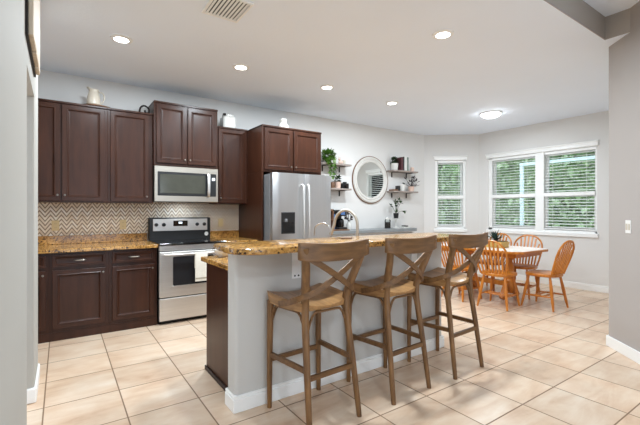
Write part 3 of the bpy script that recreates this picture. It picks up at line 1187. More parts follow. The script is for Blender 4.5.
# ================================================================== BAR STOOLS
def make_stool():
    t = thing('bar_stool', '', 'bar stool', (0, 0, 0), 'wooden bar stools at the island')
    # local: x across, +y towards the bar, back at y=-0.23
    NS = 14
    b = new()

    def plan(u, v):   # u,v in -1..1 mapped to a rounded trapezoid
        uu = u * math.sqrt(1 - 0.15 * v * v)
        vv = v * math.sqrt(1 - 0.16 * u * u)
        return (uu * (0.222 + 0.016 * vv), 0.033 + vv * 0.193)

    top, bot = {}, {}
    for i in range(NS + 1):
        for j in range(NS + 1):
            u, v = -1 + 2 * i / NS, -1 + 2 * j / NS
            x, y = plan(u, v)
            dish = 0.022 * (abs(u) ** 2) - 0.012 * max(0, 1 - u * u) + 0.012 * v
            if abs(u) == 1 or abs(v) == 1:
                dish -= 0.006
            top[i, j] = b.verts.new((x, y, 0.742 + dish))
            k = 0.955
            bot[i, j] = b.verts.new((x * k, 0.033 + (y - 0.033) * k, 0.692))
    for i in range(NS):
        for j in range(NS):
            b.faces.new([top[i, j], top[i + 1, j], top[i + 1, j + 1], top[i, j + 1]])
            b.faces.new([bot[i, j], bot[i, j + 1], bot[i + 1, j + 1], bot[i + 1, j]])
    rim = [(i, 0) for i in range(NS)] + [(NS, j) for j in range(NS)] + [(i, NS) for i in range(NS, 0, -1)] + [(0, j) for j in range(NS, 0, -1)]
    for a, c in zip(rim, rim[1:] + rim[:1]):
        b.faces.new([bot[a], bot[c], top[c], top[a]])
    obj('seat', b, 'stool_seat_lit', t, True)
    for s in (-1, 1):
        b = new()
        pts = sm([(s * 0.203, 0.205, 0.0), (s * 0.201, 0.206, 0.35), (s * 0.198, 0.200, 0.705)], 4)
        sweep(b, pts, lerp_r(0.0155, 0.0230, len(pts)), 10, up=(0, 1, 0))
        obj('leg', b, 'stool', t, True)
    for s in (-1, 1):
        b = new()
        pts = sm([(s * 0.192, -0.232, 0.0), (s * 0.178, -0.185, 0.35), (s * 0.160, -0.140, 0.68), (s * 0.170, -0.155, 0.80), (s * 0.200, -0.205, 0.95), (s * 0.232, -0.245, 1.085)], 5)
        k = len(pts)
        sweep(b, pts, [0.0165 + 0.0100 * min(1, i / (k * 0.55)) - 0.004 * max(0, (i / k - 0.6)) / 0.4 for i in range(k)], 10, up=(0, 1, 0))
        obj('leg', b, 'stool', t, True)
    # curved top rail
    b = new()
    pts = []
    for i in range(13):
        u = -1 + i / 6
        pts.append((u * 0.268, -0.232 - 0.045 * (1 - u * u), 1.064 - 0.012 * (1 - u * u)))
    rings = []
    for i, p in enumerate(pts):
        u = -1 + i / 6
        hh = 0.052 if abs(u) < 1 else 0.049
        rings.append([b.verts.new(q) for q in [(p[0], p[1] - 0.013, p[2] - hh), (p[0], p[1] + 0.013, p[2] - hh), (p[0], p[1] + 0.011, p[2] + hh), (p[0], p[1] - 0.013, p[2] + hh)]])
    for a, c in zip(rings, rings[1:]):
        for i in range(4):
            b.faces.new([a[i], a[(i + 1) % 4], c[(i + 1) % 4], c[i]])
    b.faces.new(rings[0])
    b.faces.new(list(reversed(rings[-1])))
    bmesh.ops.bevel(b, geom=[e for e in b.edges], offset=0.003, segments=1, affect='EDGES')
    obj('top_rail', b, 'stool_x', t, True)
    # bentwood cross: from a rail end, across, round the opposite leg to the seat side
    for s in (-1, 1):
        b = new()
        off = 0.007 * s
        pts = sm([(s * 0.245, -0.232, 1.045), (s * 0.14, -0.250 + off, 0.985), (0.0, -0.248 + off, 0.900), (-s * 0.12, -0.215 + off, 0.825), (-s * 0.205, -0.158, 0.783), (-s * 0.234, -0.06, 0.742), (-s * 0.236, 0.03, 0.720)], 4)
        sweep(b, pts, 0, rect=(0.0055, 0.0175))
        obj('cross_brace', b, 'stool_x', t)
    # stretchers
    b = new()
    sweep(b, [(-0.180, -0.190, 0.315), (0.180, -0.190, 0.315)], 0, rect=(0.010, 0.014))
    obj('stretcher', b, 'stool_x', t)
    b = new()
    sweep(b, [(-0.200, 0.205, 0.315), (0.200, 0.205, 0.315)], 0, rect=(0.010, 0.014))
    obj('stretcher', b, 'stool_x', t)
    for s in (-1, 1):
        b = new()
        sweep(b, [(s * 0.200, 0.203, 0.352), (s * 0.178, -0.185, 0.358)], 0, rect=(0.010, 0.015))
        obj('stretcher', b, 'stool_x', t)
    # bent braces under the seat
    b_list = []
    for (xa, ya, xb, yb_) in ((-0.200, 0.203, 0.200, 0.203), (-0.165, -0.152, 0.165, -0.152)):
        b = new()
        pts = []
        for i in range(17):
            u = i / 16
            e_ = abs(2 * u - 1)
            z = 0.682 - 0.125 * (max(0, e_ - 0.55) / 0.45) ** 2.2
            pts.append((xa + (xb - xa) * (0.03 + 0.94 * u), ya, z))
        sweep(b, pts, 0.0085, 6, up=(0, 1, 0))
        obj('bent_brace', b, 'stool_x', t, True)
    for s in (-1, 1):
        b = new()
        pts = []
        for i in range(17):
            u = i / 16
            e_ = abs(2 * u - 1)
            z = 0.682 - 0.125 * (max(0, e_ - 0.55) / 0.45) ** 2.2
            pts.append((s * (0.199 - 0.034 * u), 0.198 - 0.345 * u, z))
        sweep(b, pts, 0.0085, 6)
        obj('bent_brace', b, 'stool_x', t, True)
    return t


st = make_stool()
SPOTS = [(1.352, 'wooden cross-back bar stool nearest the camera, at the bar\'s rounded end'),
         (2.018, 'middle wooden cross-back bar stool, between the other two'),
         (2.682, 'wooden cross-back bar stool nearest the dining table')]
for i, (x, lb) in enumerate(SPOTS):
    if i == 0:
        st.location = (x - 0.012, 2.03, 0)
        st.rotation_euler = (0, 0, math.radians(3))
        st['label'] = lb
    else:
        dup(st, (x - 0.012, 2.03, 0), math.radians(3), lb)


# ================================================================== DINING SET
def make_windsor():
    t = thing('dining_chair', '', 'chair', (0, 0, 0), 'honey oak dining chairs')
    # local: faces +x, back at -x
    b = new()
    poly = []
    for k in range(28):
        a = 2 * PI * k / 28
        ca, sa = math.cos(a), math.sin(a)
        x = 0.205 * (abs(ca) ** 0.75) * (1 if ca > 0 else -1)
        y = (0.215 + 0.012 * ca) * (abs(sa) ** 0.75) * (1 if sa > 0 else -1)
        poly.append((x, y))
    prism(b, poly, 0.425, 0.462, 0.009)
    obj('seat', b, 'oak', t, True)
    for sx, sy in ((1, 1), (1, -1), (-1, 1), (-1, -1)):
        b = new()
        a, c = Vector((sx * 0.135, sy * 0.135, 0.43)), Vector((sx * 0.205, sy * 0.195, 0.0))
        pts = [a + (c - a) * q for q in (0, 0.15, 0.3, 0.5, 0.62, 0.75, 1)]
        sweep(b, pts, [0.015, 0.017, 0.02, 0.022, 0.017, 0.019, 0.012], 8, up=(0, 1, 0))
        obj('leg', b, 'oak', t, True)
    for s in (-1, 1):
        b = new()
        sweep(b, [(0.180, s * 0.172, 0.16), (0, s * 0.171, 0.165), (-0.178, s * 0.170, 0.17)], [0.009, 0.014, 0.009], 8)
        obj('stretcher', b, 'oak', t, True)
    for x in (-0.05, 0.05):
        b = new()
        sweep(b, [(x, -0.171, 0.165), (x, 0, 0.165), (x, 0.171, 0.165)], [0.009, 0.013, 0.009], 8)
        obj('stretcher', b, 'oak', t, True)

    def lean(z):
        return -0.165 - 0.32 * (z - 0.45)

    b = new()
    pts = []
    hw, zt = 0.205, 0.93
    outline = [(-0.165, 0.45), (-0.185, 0.55), (-0.205, 0.68), (-0.200, 0.77), (-0.165, 0.835), (-0.095, 0.888), (0, 0.905)]
    outline += [(-y, z) for y, z in reversed(outline[:-1])]
    pts = sm([(lean(z), y, z) for y, z in outline], 4)
    sweep(b, pts, 0.0135, 8, up=(1, 0, 0))
    obj('hoop', b, 'oak', t, True)
    for k in range(7):
        u = -1 + k / 3
        yb_, yt = u * 0.125, u * 0.165
        ztop = 0.900 - 0.12 * abs(u) ** 2.4
        b = new()
        p = [(lean(0.455), yb_, 0.455), (lean(0.62), yb_ + (yt - yb_) * 0.35, 0.62), (lean(0.72), yb_ + (yt - yb_) * 0.6, 0.72), (lean(ztop), yt, ztop)]
        sweep(b, p, 0, rect=(0.011 if True else 0, 0.005), up=(1, 0, 0))
        obj('spindle', b, 'oak', t)
    return t


wc = make_windsor()
DCH = [((4.90, 2.84), 8, 'honey oak hoop-back chair with its back to the nearest bar stools'),
       ((5.38, 2.47), 89, 'hoop-back chair seen side-on at the right end of the table'),
       ((5.80, 3.0), 186, 'hoop-back chair behind the table, in front of the window\'s right half'),
       ((5.83, 3.52), 178, 'hoop-back chair behind the spiky table plant'),
       ((4.90, 3.42), -4, 'hoop-back chair seen through the farthest bar stool\'s cross back')]
for i, ((x, y), deg, lb) in enumerate(DCH):
    if i == 0:
        wc.location = (x, y, 0)
        wc.rotation_euler = (0, 0, math.radians(deg))
        wc['label'] = lb
    else:
        dup(wc, (x, y, 0), math.radians(deg), lb)

t = thing('dining_table', 'white-topped honey oak pedestal dining table by the window', 'table', (5.43, 3.32, 0))
b = new()
tx0, tx1, ty0, ty1 = 4.99, 5.88, 2.60, 4.05
cc = 0.10
poly = [(tx0 + cc, ty0), (tx1 - cc, ty0), (tx1, ty0 + cc), (tx1, ty1 - cc), (tx1 - cc, ty1), (tx0 + cc, ty1), (tx0, ty1 - cc), (tx0, ty0 + cc)]
prism(b, poly, 0.705, 0.738, 0.006)
obj('tabletop', b, 'oak', t)
b = new()
ins = [(5.435 + (x - 5.435) * 0.975, 3.325 + (y - 3.325) * 0.983) for x, y in poly]
prism(b, ins, 0.7382, 0.741, 0.001)
obj('top_surface', b, 'table_white', t)  # thin white sheet set on the oak top
b = new()
for (x0, x1, y0, y1) in ((5.09, 5.78, 2.70, 2.72), (5.09, 5.78, 3.93, 3.95), (5.09, 5.11, 2.72, 3.93), (5.76, 5.78, 2.72, 3.93)):
    box(b, x0, x1, y0, y1, 0.645, 0.705)
obj('apron', b, 'oak', t)
for y in (2.98, 3.66):
    b = new()
    lathe(b, [(0.06, 0.09), (0.075, 0.12), (0.07, 0.27), (0.045, 0.30), (0.06, 0.38), (0.066, 0.45), (0.04, 0.56), (0.055, 0.60), (0.06, 0.645)], 14, loc=(5.435, y, 0))
    obj('pedestal', b, 'oak', t, True)
b = new()
box(b, 5.41, 5.46, 3.04, 3.60, 0.18, 0.25, 0.005)
obj('stretcher', b, 'oak', t)
for y in (2.98, 3.66):
    for s in (-1, 1):
        b = new()
        pts = sm([(5.435 + s * 0.04, y, 0.25), (5.435 + s * 0.10, y, 0.2), (5.435 + s * 0.16, y, 0.1), (5.435 + s * 0.21, y, 0.03)], 4)
        sweep(b, pts, 0, rect=(0.03, 0.032))
        obj('foot', b, 'oak', t)

t = thing('table_plant', 'dark spiky plant in a low wooden planter on dining table', 'plant', (5.43, 3.20, 0.741))
b = new()
prism(b, [(5.33, 3.04), (5.53, 3.04), (5.55, 3.36), (5.31, 3.36)], 0.7412, 0.835, 0.008)
obj('planter', b, 'gold', t)
b = new()
box(b, 5.335, 5.525, 3.05, 3.35, 0.833, 0.840)
obj('soil', b, 'soil', t)
b = new()
R_ = random.Random(3)
for k in range(46):
    a = R_.uniform(0, 2 * PI)
    el = R_.uniform(0.15, 1.4)
    L = R_.uniform(0.11, 0.20)
    p = Vector((5.43, 3.20, 0.838))
    leaf(b, p, p + Vector((math.cos(a) * math.cos(el), math.sin(a) * math.cos(el), math.sin(el))) * L, 0.016)
obj('leaves', b, 'leaf_spiky', t)

# ================================================================== SHELF WALL
t = thing('wall_mirror', 'round wall mirror with wide whitewashed frame between the shelves', 'mirror', (4.70, 5.2, 1.43))
RM = Matrix.Translation((4.70, 5.2, 1.862)) @ Matrix.Rotation(PI / 2, 4, 'X')


def ring(bm, prof, n=48, mat=None):
    """closed profile (r, z) revolved"""
    rings = []
    vs = []
    for i in range(n):
        a = 2 * PI * i / n
        v = [bm.verts.new((r * math.cos(a), r * math.sin(a), z)) for r, z in prof]
        rings.append(v)
        vs += v
    k = len(prof)
    for i in range(n):
        a, c = rings[i], rings[(i + 1) % n]
        for j in range(k):
            bm.faces.new([a[j], c[j], c[(j + 1) % k], a[(j + 1) % k]])
    tf(bm, vs, mat)


b = new()
ring(b, [(0.325, 0.001), (0.42, 0.001), (0.425, 0.022), (0.41, 0.036), (0.385, 0.034), (0.378, 0.024), (0.37, 0.024), (0.362, 0.032), (0.345, 0.03), (0.325, 0.018)], mat=RM)
obj('frame', b, 'mirrorframe', t, True)
b = new()
ring(b, [(0.4255, 0.001), (0.437, 0.001), (0.437, 0.022), (0.4255, 0.022)], mat=RM)
obj('rim', b, 'brown', t, True)
b = new()
lathe(b, [(0.330, 0.002), (0.330, 0.012), (0, 0.0121)], 48, mat=RM)
obj('glass', b, 'mirror', t)


def shelf(x0, x1, z, label, mat='shelfwood'):
    t = thing('wall_shelf', label, 'shelf', ((x0 + x1) / 2, 5.1, z), 'small wall shelves')
    b = new()
    box(b, x0, x1, 5.0, 5.199, z - 0.028, z, 0.003)
    obj('board', b, mat, t)
    for x in (x0 + (x1 - x0) * 0.2, x1 - (x1 - x0) * 0.2):
        b = new()
        box(b, x - 0.012, x + 0.012, 5.188, 5.199, z - 0.125, z - 0.0285, 0.002)
        box(b, x - 0.012, x + 0.012, 5.03, 5.188, z - 0.036, z - 0.0285, 0.002)
        obj('shelf_bracket', b, 'iron', t)


shelf(3.50, 4.10, 2.085, 'upper wall shelf left of the round mirror')
shelf(3.50, 4.10, 1.672, 'lower wall shelf left of the round mirror')
shelf(5.12, 5.79, 2.065, 'upper wall shelf right of the round mirror')
shelf(5.12, 5.79, 1.672, 'lower wall shelf right of the round mirror')


def pot(bm, x, y, z, r0, r1, h):
    lathe(bm, [(r0, z), (r1, z + h), (r1 * 0.88, z + h), (r1 * 0.85, z + h * 0.85), (0, z + h * 0.85)], 16, loc=(x, y, 0))


def bushy(bm, x, y, z, r, n, L, w, seed, up=0.4):
    R = random.Random(seed)
    for k in range(n):
        d = Vector((R.gauss(0, 1), R.gauss(0, 1), R.gauss(0, 1))).normalized()
        p = Vector((x, y, z)) + d * r * R.uniform(0.3, 1)
        if p.y > 5.15:
            p.y = 5.15
        q = p + Vector((d.x, min(d.y, 0.3), d.z + up * R.uniform(-1, 1))).normalized() * L * R.uniform(0.6, 1.2)
        q.y = min(q.y, 5.19)
        leaf(bm, p, q, w)


# trailing plant on the upper left shelf
t = thing('trailing_plant', 'bright green trailing plant at the fridge end of upper left shelf', 'plant', (3.66, 5.09, 2.085))
b = new()
pot(b, 3.66, 5.09, 2.0855, 0.05, 0.065, 0.11)
obj('pot', b, 'ceramic', t, True)
b = new()
bushy(b, 3.65, 5.06, 2.215, 0.09, 260, 0.06, 0.028, 11)
R_ = random.Random(5)
for k in range(11):
    x = 3.65 + R_.uniform(-0.07, 0.06)
    y = 4.975 - R_.uniform(0.0, 0.04)
    L = R_.uniform(0.25, 0.45)
    for j in range(int(L / 0.022)):
        z = 2.20 - j * 0.022
        p = Vector((x + 0.012 * math.sin(j), y, z))
        leaf(b, p, p + Vector((R_.uniform(-0.05, 0.05), R_.uniform(-0.03, 0.01), R_.uniform(-0.05, 0.0))), 0.02)
obj('foliage', b, 'leaf', t)

t = thing('ornament', 'small pale pink animal ornament on upper left shelf', 'ornament', (3.93, 5.1, 2.085))
b = new()
ball(b, (3.93, 5.09, 2.120), 0.035, 1.5, 0.8, 1)
ball(b, (3.90, 5.09, 2.170), 0.022)
sweep(b, sm([(3.92, 5.09, 2.13), (3.905, 5.09, 2.155), (3.90, 5.09, 2.17)], 2), 0.016, 8, up=(0, 1, 0))
obj('body', b, 'pink', t, True)
b = new()
for dx in (-0.008, 0.008):
    sweep(b, [(3.90 + dx, 5.09, 2.185), (3.90 + dx * 2, 5.09, 2.215)], [0.006, 0.002], 6, up=(0, 1, 0))
obj('ears', b, 'pink', t)
b = new()
lathe(b, [(0.03, 2.0855), (0.03, 2.155), (0.024, 2.16), (0, 2.16)], 14, loc=(4.00, 5.09, 0))
tag(obj('candle', b, 'cream', None, True), 'short cream candle beside the pink ornament', 'candle')

t = thing('small_potted_plant', 'small green plant in pink pot on the lower left shelf', 'plant', (3.87, 5.1, 1.672))
b = new()
pot(b, 3.87, 5.1, 1.6725, 0.05, 0.06, 0.11)
obj('pot', b, 'pink', t, True)
b = new()
bushy(b, 3.87, 5.09, 1.825, 0.05, 70, 0.05, 0.018, 12)
obj('foliage', b, 'leaf_dark', t)
b = new()
lathe(b, [(0.035, 1.6725), (0.04, 1.69), (0.04, 1.76), (0.032, 1.775), (0, 1.775)], 14, loc=(3.76, 5.1, 0))
tag(obj('jar', b, 'brown', None, True), 'brown jar beside the refrigerator on the lower left shelf', 'jar')
t = thing('camera_ornament', 'black vintage box ornament at the lower left shelf end', 'ornament', (4.02, 5.09, 1.672))
b = new()
box(b, 3.95, 4.09, 5.06, 5.13, 1.6725, 1.765, 0.008)
box(b, 3.99, 4.05, 5.07, 5.12, 1.765, 1.79, 0.006)
obj('body', b, 'black', t)
b = new()
lathe(b, [(0.032, 0), (0.03, 0.035), (0, 0.036)], 14, mat=Matrix.Translation((4.02, 5.0595, 1.715)) @ Matrix.Rotation(PI / 2, 4, 'X'))
obj('front_ring', b, 'iron', t, True)

# right shelves
t = thing('small_potted_plant', 'dark bushy plant in white pot on upper right shelf', 'plant', (5.23, 5.1, 2.065))
b = new()
pot(b, 5.23, 5.1, 2.0655, 0.06, 0.075, 0.13)
obj('pot', b, 'ceramic', t, True)
b = new()
bushy(b, 5.21, 5.09, 2.245, 0.07, 110, 0.05, 0.022, 13)
obj('foliage', b, 'leaf_dark', t)
xx = 5.325
for w_, h_, m_, lb in ((0.05, 0.25, 'book_red', 'maroon book next to the white pot'), (0.03, 0.26, 'book_dark', 'thin black book between maroon and pale books'),
                       (0.075, 0.27, 'book_white', 'thick pale book on the upper right shelf'), (0.035, 0.26, 'book_green', 'grey-green book at the right end of the row')):
    b = new()
    box(b, xx, xx + w_, 5.01, 5.17, 2.0655, 2.0655 + h_, 0.004)
    o = tag(obj('book', b, m_), lb, 'book', 'books on the upper right shelf')
    b = new()
    box(b, xx + 0.004, xx + w_ - 0.004, 5.02, 5.168, 2.0655 + h_ - 0.0005, 2.0655 + h_ + 0.0015)
    obj('pages', b, 'book_white', o)
    xx += w_ + 0.003
t = thing('glass_bottle', 'pale frosted bottle beside the books', 'bottle', (5.585, 5.1, 2.065))
b = new()
lathe(b, [(0.035, 2.0655), (0.038, 2.08), (0.038, 2.18), (0.014, 2.215), (0.012, 2.25), (0, 2.25)], 14, loc=(5.585, 5.1, 0))
obj('body', b, 'frost', t, True)
b = new()
lathe(b, [(0.014, 2.2505), (0.014, 2.275), (0, 2.275)], 10, loc=(5.585, 5.1, 0))
obj('stopper', b, 'ceramic', t, True)
b = new()
lathe(b, [(0.035, 2.0655), (0.036, 2.14), (0.028, 2.15), (0, 2.15)], 14, loc=(5.70, 5.08, 0))
tag(obj('candle', b, 'pink', None, True), 'pink candle at the right end of upper right shelf', 'candle')
t = thing('small_potted_plant', 'dark purple leafy plant in pink pot on lower right shelf', 'plant', (5.68, 5.1, 1.672))
b = new()
pot(b, 5.68, 5.09, 1.6725, 0.05, 0.06, 0.10)
obj('pot', b, 'pink', t, True)
b = new()
R_ = random.Random(21)
for k in range(34):
    a = R_.uniform(0, 2 * PI)
    el = R_.uniform(0.1, 1.4)
    L = R_.uniform(0.12, 0.26)
    p = Vector((5.68, 5.09, 1.76))
    q = p + Vector((math.cos(a) * math.cos(el), -abs(math.sin(a)) * math.cos(el) * 0.5, math.sin(el))) * L
    sweep(b, [p, q], [0.004, 0.002], 6)
    leaf(b, q - (q - p) * 0.25, q + Vector((R_.uniform(-.04, .04), R_.uniform(-.02, .02), R_.uniform(-.02, .03))), 0.024)
obj('foliage', b, 'leaf_purple', t)
t = thing('mug', 'white mug beside the purple-leaved plant', 'mug', (5.43, 5.09, 1.672))
b = new()
lathe(b, [(0.05, 1.6725), (0.056, 1.69), (0.056, 1.80), (0.05, 1.80), (0.05, 1.70), (0, 1.695)], 16, loc=(5.43, 5.09, 0))
obj('cup', b, 'ceramic', t, True)
b = new()
sweep(b, sm([(5.376, 5.075, 1.78), (5.345, 5.065, 1.775), (5.34, 5.065, 1.735), (5.376, 5.075, 1.705)], 4), 0.007, 8)
obj('handle', b, 'ceramic', t, True)
b = new()
box(b, 5.27, 5.325, 5.04, 5.12, 1.6725, 1.77, 0.004)
tag(obj('wooden_box', b, 'book_dark'), 'small dark box left of the white mug', 'box')
b = new()
box(b, 5.13, 5.25, 5.02, 5.15, 1.6725, 1.70, 0.004)
tag(obj('notebook', b, 'brown'), 'small brown block lying at left end of lower right shelf', 'ornament')

# ------------------------------------------------------------------ drinks counter under the mirror
b = new()
poly = [(3.46, 5.195), (3.46, 4.80)]
xE = 5.62
for k in range(7):
    a = -PI / 2 + k / 6 * PI / 2
    poly.append((xE - 0.16 + 0.16 * math.cos(a), 4.96 + 0.16 * math.sin(a)))
poly += [(xE, 5.195)]
prism(b, poly, 0.912, 0.968, 0.008)
tag(obj('side_counter', b, 'slate'), 'grey rounded-end counter along the wall under the mirror', 'countertop')
t = thing('side_cabinet', 'white low cabinet under the grey side counter', 'cabinet', (4.5, 5.0, 0))
b = new()
box(b, 3.50, 5.50, 4.88, 5.185, 0, 0.911, 0.004)
obj('body', b, 'white', t)
for i in range(4):
    obj('door', door_mesh(3.52 + i * 0.49, 3.52 + i * 0.49 + 0.475, 0.1, 0.88, 4.859), 'white', t)

CT = 0.9685
b = new()
box(b, 3.50, 3.92, 4.83, 5.15, CT, CT + 0.02, 0.004)
tag(obj('serving_tray', b, 'brown'), 'brown wooden tray under the coffee maker', 'tray')
t = thing('coffee_maker', 'black coffee maker with blue water tank', 'coffee maker', (3.80, 5.0, CT + 0.02))
z0 = CT + 0.0205
b = new()
box(b, 3.72, 3.90, 4.87, 5.13, z0, z0 + 0.035, 0.008)
box(b, 3.72, 3.90, 5.02, 5.13, z0 + 0.035, z0 + 0.24, 0.008)
box(b, 3.715, 3.905, 4.88, 5.13, z0 + 0.215, z0 + 0.32, 0.02, seg=2)
obj('body', b, 'black', t)
b = new()
lathe(b, [(0.05, z0 + 0.036), (0.06, z0 + 0.06), (0.055, z0 + 0.15), (0.03, z0 + 0.175), (0, z0 + 0.175)], 16, loc=(3.81, 4.94, 0))
obj('carafe', b, 'blackglass', t, True)
b = new()
box(b, 3.765, 3.855, 4.872, 4.879, z0 + 0.235, z0 + 0.30, 0.003)
obj('front_badge', b, 'blue', t)
b = new()
box(b, 3.67, 3.713, 4.95, 5.12, z0, z0 + 0.25, 0.006)
obj('water_tank', b, 'blue', t)
t = thing('mug_rack', 'brown wooden rack beside the refrigerator on the tray', 'rack', (3.57, 5.0, CT + 0.02))
b = new()
box(b, 3.53, 3.555, 4.9, 5.12, z0, z0 + 0.33, 0.003)
box(b, 3.62, 3.645, 4.9, 5.12, z0, z0 + 0.33, 0.003)
box(b, 3.53, 3.645, 4.9, 5.12, z0 + 0.30, z0 + 0.33, 0.003)
box(b, 3.53, 3.645, 4.9, 5.12, z0 + 0.15, z0 + 0.165, 0.003)
obj('frame', b, 'brown', t)
t = thing('flower_vase', 'white vase of dark flowers right of coffee maker', 'vase', (4.0, 5.02, CT))
b = new()
lathe(b, [(0.035, CT), (0.05, CT + 0.04), (0.045, CT + 0.1), (0.028, CT + 0.13), (0.032, CT + 0.145), (0, CT + 0.14)], 16, loc=(4.04, 5.0, 0))
obj('vase', b, 'ceramic', t, True)
b = new()
R_ = random.Random(9)
for k in range(9):
    a = R_.uniform(0, 2 * PI)
    p = Vector((4.04, 5.0, CT + 0.13))
    q = p + Vector((0.06 * math.cos(a), 0.06 * math.sin(a), R_.uniform(0.06, 0.17)))
    sweep(b, [p, q], 0.003, 6)
    for j in range(6):
        d = Vector((R_.uniform(-1, 1), R_.uniform(-1, 1), R_.uniform(-1, 1))).normalized() * 0.045
        leaf(b, q, q + d, 0.018)
obj('flowers', b, 'leaf_purple', t)

t = thing('coffee_jar', 'clear jar half full of dark coffee on the counter', 'jar', (4.98, 5.03, CT))
b = new()
lathe(b, [(0.05, CT), (0.055, CT + 0.01), (0.055, CT + 0.15), (0.045, CT + 0.165), (0, CT + 0.165)], 18, loc=(4.98, 5.03, 0))
obj('jar_glass', b, 'clear', t, True)
b = new()
lathe(b, [(0.05, CT + 0.004), (0.052, CT + 0.012), (0.052, CT + 0.115), (0, CT + 0.12)], 18, loc=(4.98, 5.03, 0))
obj('coffee_fill', b, 'coffee', t, True)
b = new()
lathe(b, [(0.048, CT + 0.1655), (0.05, CT + 0.185), (0.02, CT + 0.195), (0.018, CT + 0.21), (0, CT + 0.212)], 18, loc=(4.98, 5.03, 0))
obj('lid', b, 'ceramic', t, True)
t = thing('tiered_stand', 'small white stand holding a black pot and leafy stems', 'stand', (5.22, 5.05, CT))
b = new()
lathe(b, [(0.075, CT), (0.075, CT + 0.012), (0.01, CT + 0.02), (0.01, CT + 0.165), (0.07, CT + 0.172), (0.07, CT + 0.182), (0, CT + 0.182)], 18, loc=(5.22, 5.05, 0))
obj('stand', b, 'ceramic', t, True)
t = thing('small_potted_plant', 'black-potted leafy sprig on the white stand', 'plant', (5.22, 5.05, CT + 0.182))
b = new()
pot(b, 5.22, 5.05, CT + 0.1825, 0.042, 0.052, 0.10)
obj('pot', b, 'black', t, True)
b = new()
R_ = random.Random(33)
for k in range(9):
    p = Vector((5.22, 5.05, CT + 0.265))
    q = p + Vector((R_.uniform(-0.12, 0.2), R_.uniform(-0.08, 0.02), R_.uniform(0.06, 0.3)))
    sweep(b, [p, (p + q) / 2 + Vector((0, 0, 0.02)), q], 0.003, 6)
    for j in range(5):
        d = Vector((R_.uniform(-1, 1), R_.uniform(-0.6, 0.6), R_.uniform(-0.7, 1))).normalized() * 0.065
        leaf(b, q, q + d, 0.024)
obj('foliage', b, 'leaf_dark', t)
t = thing('napkin_holder', 'small white napkin stack with dark clip on the counter', 'napkins', (5.33, 4.93, CT))
b = new()
box(b, 5.26, 5.40, 4.88, 4.98, CT, CT + 0.03, 0.004)
obj('napkins', b, 'ceramic', t)
b = new()
box(b, 5.30, 5.36, 4.87, 4.99, CT + 0.0305, CT + 0.05, 0.004)
obj('clip', b, 'iron', t)

# ================================================================== ON TOP OF THE CABINETS
t = thing('pitcher', 'cream ceramic pitcher on a tray atop the tall left cabinet', 'pitcher', (0.31, 4.97, 2.46))
b = new()
zt = 2.478
px_, py_ = 0.30, 4.93
lathe(b, [(0.062, zt), (0.070, zt + 0.01), (0.066, zt + 0.08), (0.052, zt + 0.135), (0.045, zt + 0.155), (0.052, zt + 0.175), (0.046, zt + 0.173), (0.04, zt + 0.15), (0, zt + 0.145)], 22, loc=(px_, py_, 0))
for v in b.verts:
    if v.co.z > zt + 0.165 and v.co.x < px_ - 0.03:
        v.co.x -= 0.018
        v.co.z += 0.016
obj('jug', b, 'cream', t, True)
b = new()
sweep(b, sm([(px_ + 0.048, py_, zt + 0.155), (px_ + 0.085, py_, zt + 0.15), (px_ + 0.105, py_, zt + 0.105), (px_ + 0.09, py_, zt + 0.05), (px_ + 0.064, py_, zt + 0.03)], 4), 0.008, 8, up=(0, 1, 0))
obj('handle', b, 'cream', t, True)
b = new()
lathe(b, [(0.14, 2.4605), (0.16, 2.466), (0.162, 2.4765), (0.15, 2.4765), (0, 2.4765)], 26, loc=(0.33, 5.01, 0), )
tag(obj('round_tray', b, 'brown'), 'round brown tray under the cream pitcher', 'tray')

t = thing('iron_scroll', 'dark scrolled iron ornament against the raised cabinet', 'ornament', (0.83, 5.0, 2.46))
b = new()
sweep(b, sm([(0.78, 5.0, 2.47), (0.79, 5.0, 2.54), (0.83, 5.0, 2.575), (0.88, 5.0, 2.55), (0.885, 5.0, 2.50), (0.85, 5.0, 2.49), (0.84, 5.0, 2.52)], 5), 0.011, 8, up=(0, 1, 0))
obj('scroll', b, 'iron', t, True)
b = new()
box(b, 0.76, 0.90, 4.975, 5.025, 2.4605, 2.472, 0.003)
obj('foot', b, 'iron', t)

t = thing('canister', 'white square jar with dark clip on the cabinet right of the microwave', 'jar', (1.88, 4.98, 2.415))
b = new()
prism(b, [(1.80, 4.915), (1.82, 4.895), (1.96, 4.895), (1.98, 4.915), (1.98, 5.055), (1.96, 5.075), (1.82, 5.075), (1.80, 5.055)], 2.4155, 2.57, 0.012)
obj('jar', b, 'ceramic', t, True)
b = new()
lathe(b, [(0.07, 2.5705), (0.078, 2.575), (0.078, 2.605), (0.06, 2.615), (0, 2.615)], 20, loc=(1.89, 4.985, 0))
obj('lid', b, 'ceramic', t, True)
b = new()
box(b, 1.795, 1.835, 4.90, 4.93, 2.585, 2.61, 0.004)
obj('clip', b, 'iron', t)

t = thing('white_vase', 'small white stoneware vase on the fridge cabinet', 'vase', (2.53, 4.6, 2.41))
b = new()
lathe(b, [(0.062, 2.4105), (0.078, 2.425), (0.08, 2.475), (0.055, 2.505), (0.047, 2.52), (0.05, 2.545), (0.05, 2.57), (0.042, 2.57), (0.04, 2.52), (0, 2.515)], 22, loc=(2.555, 4.62, 0))
obj('body', b, 'ceramic', t, True)
b = new()
ring(b, [(0.0505, 2.535), (0.054, 2.54), (0.0505, 2.545)], 22, mat=Matrix.Translation((2.555, 4.62, 0)))
obj('neck_ring', b, 'cream', t)

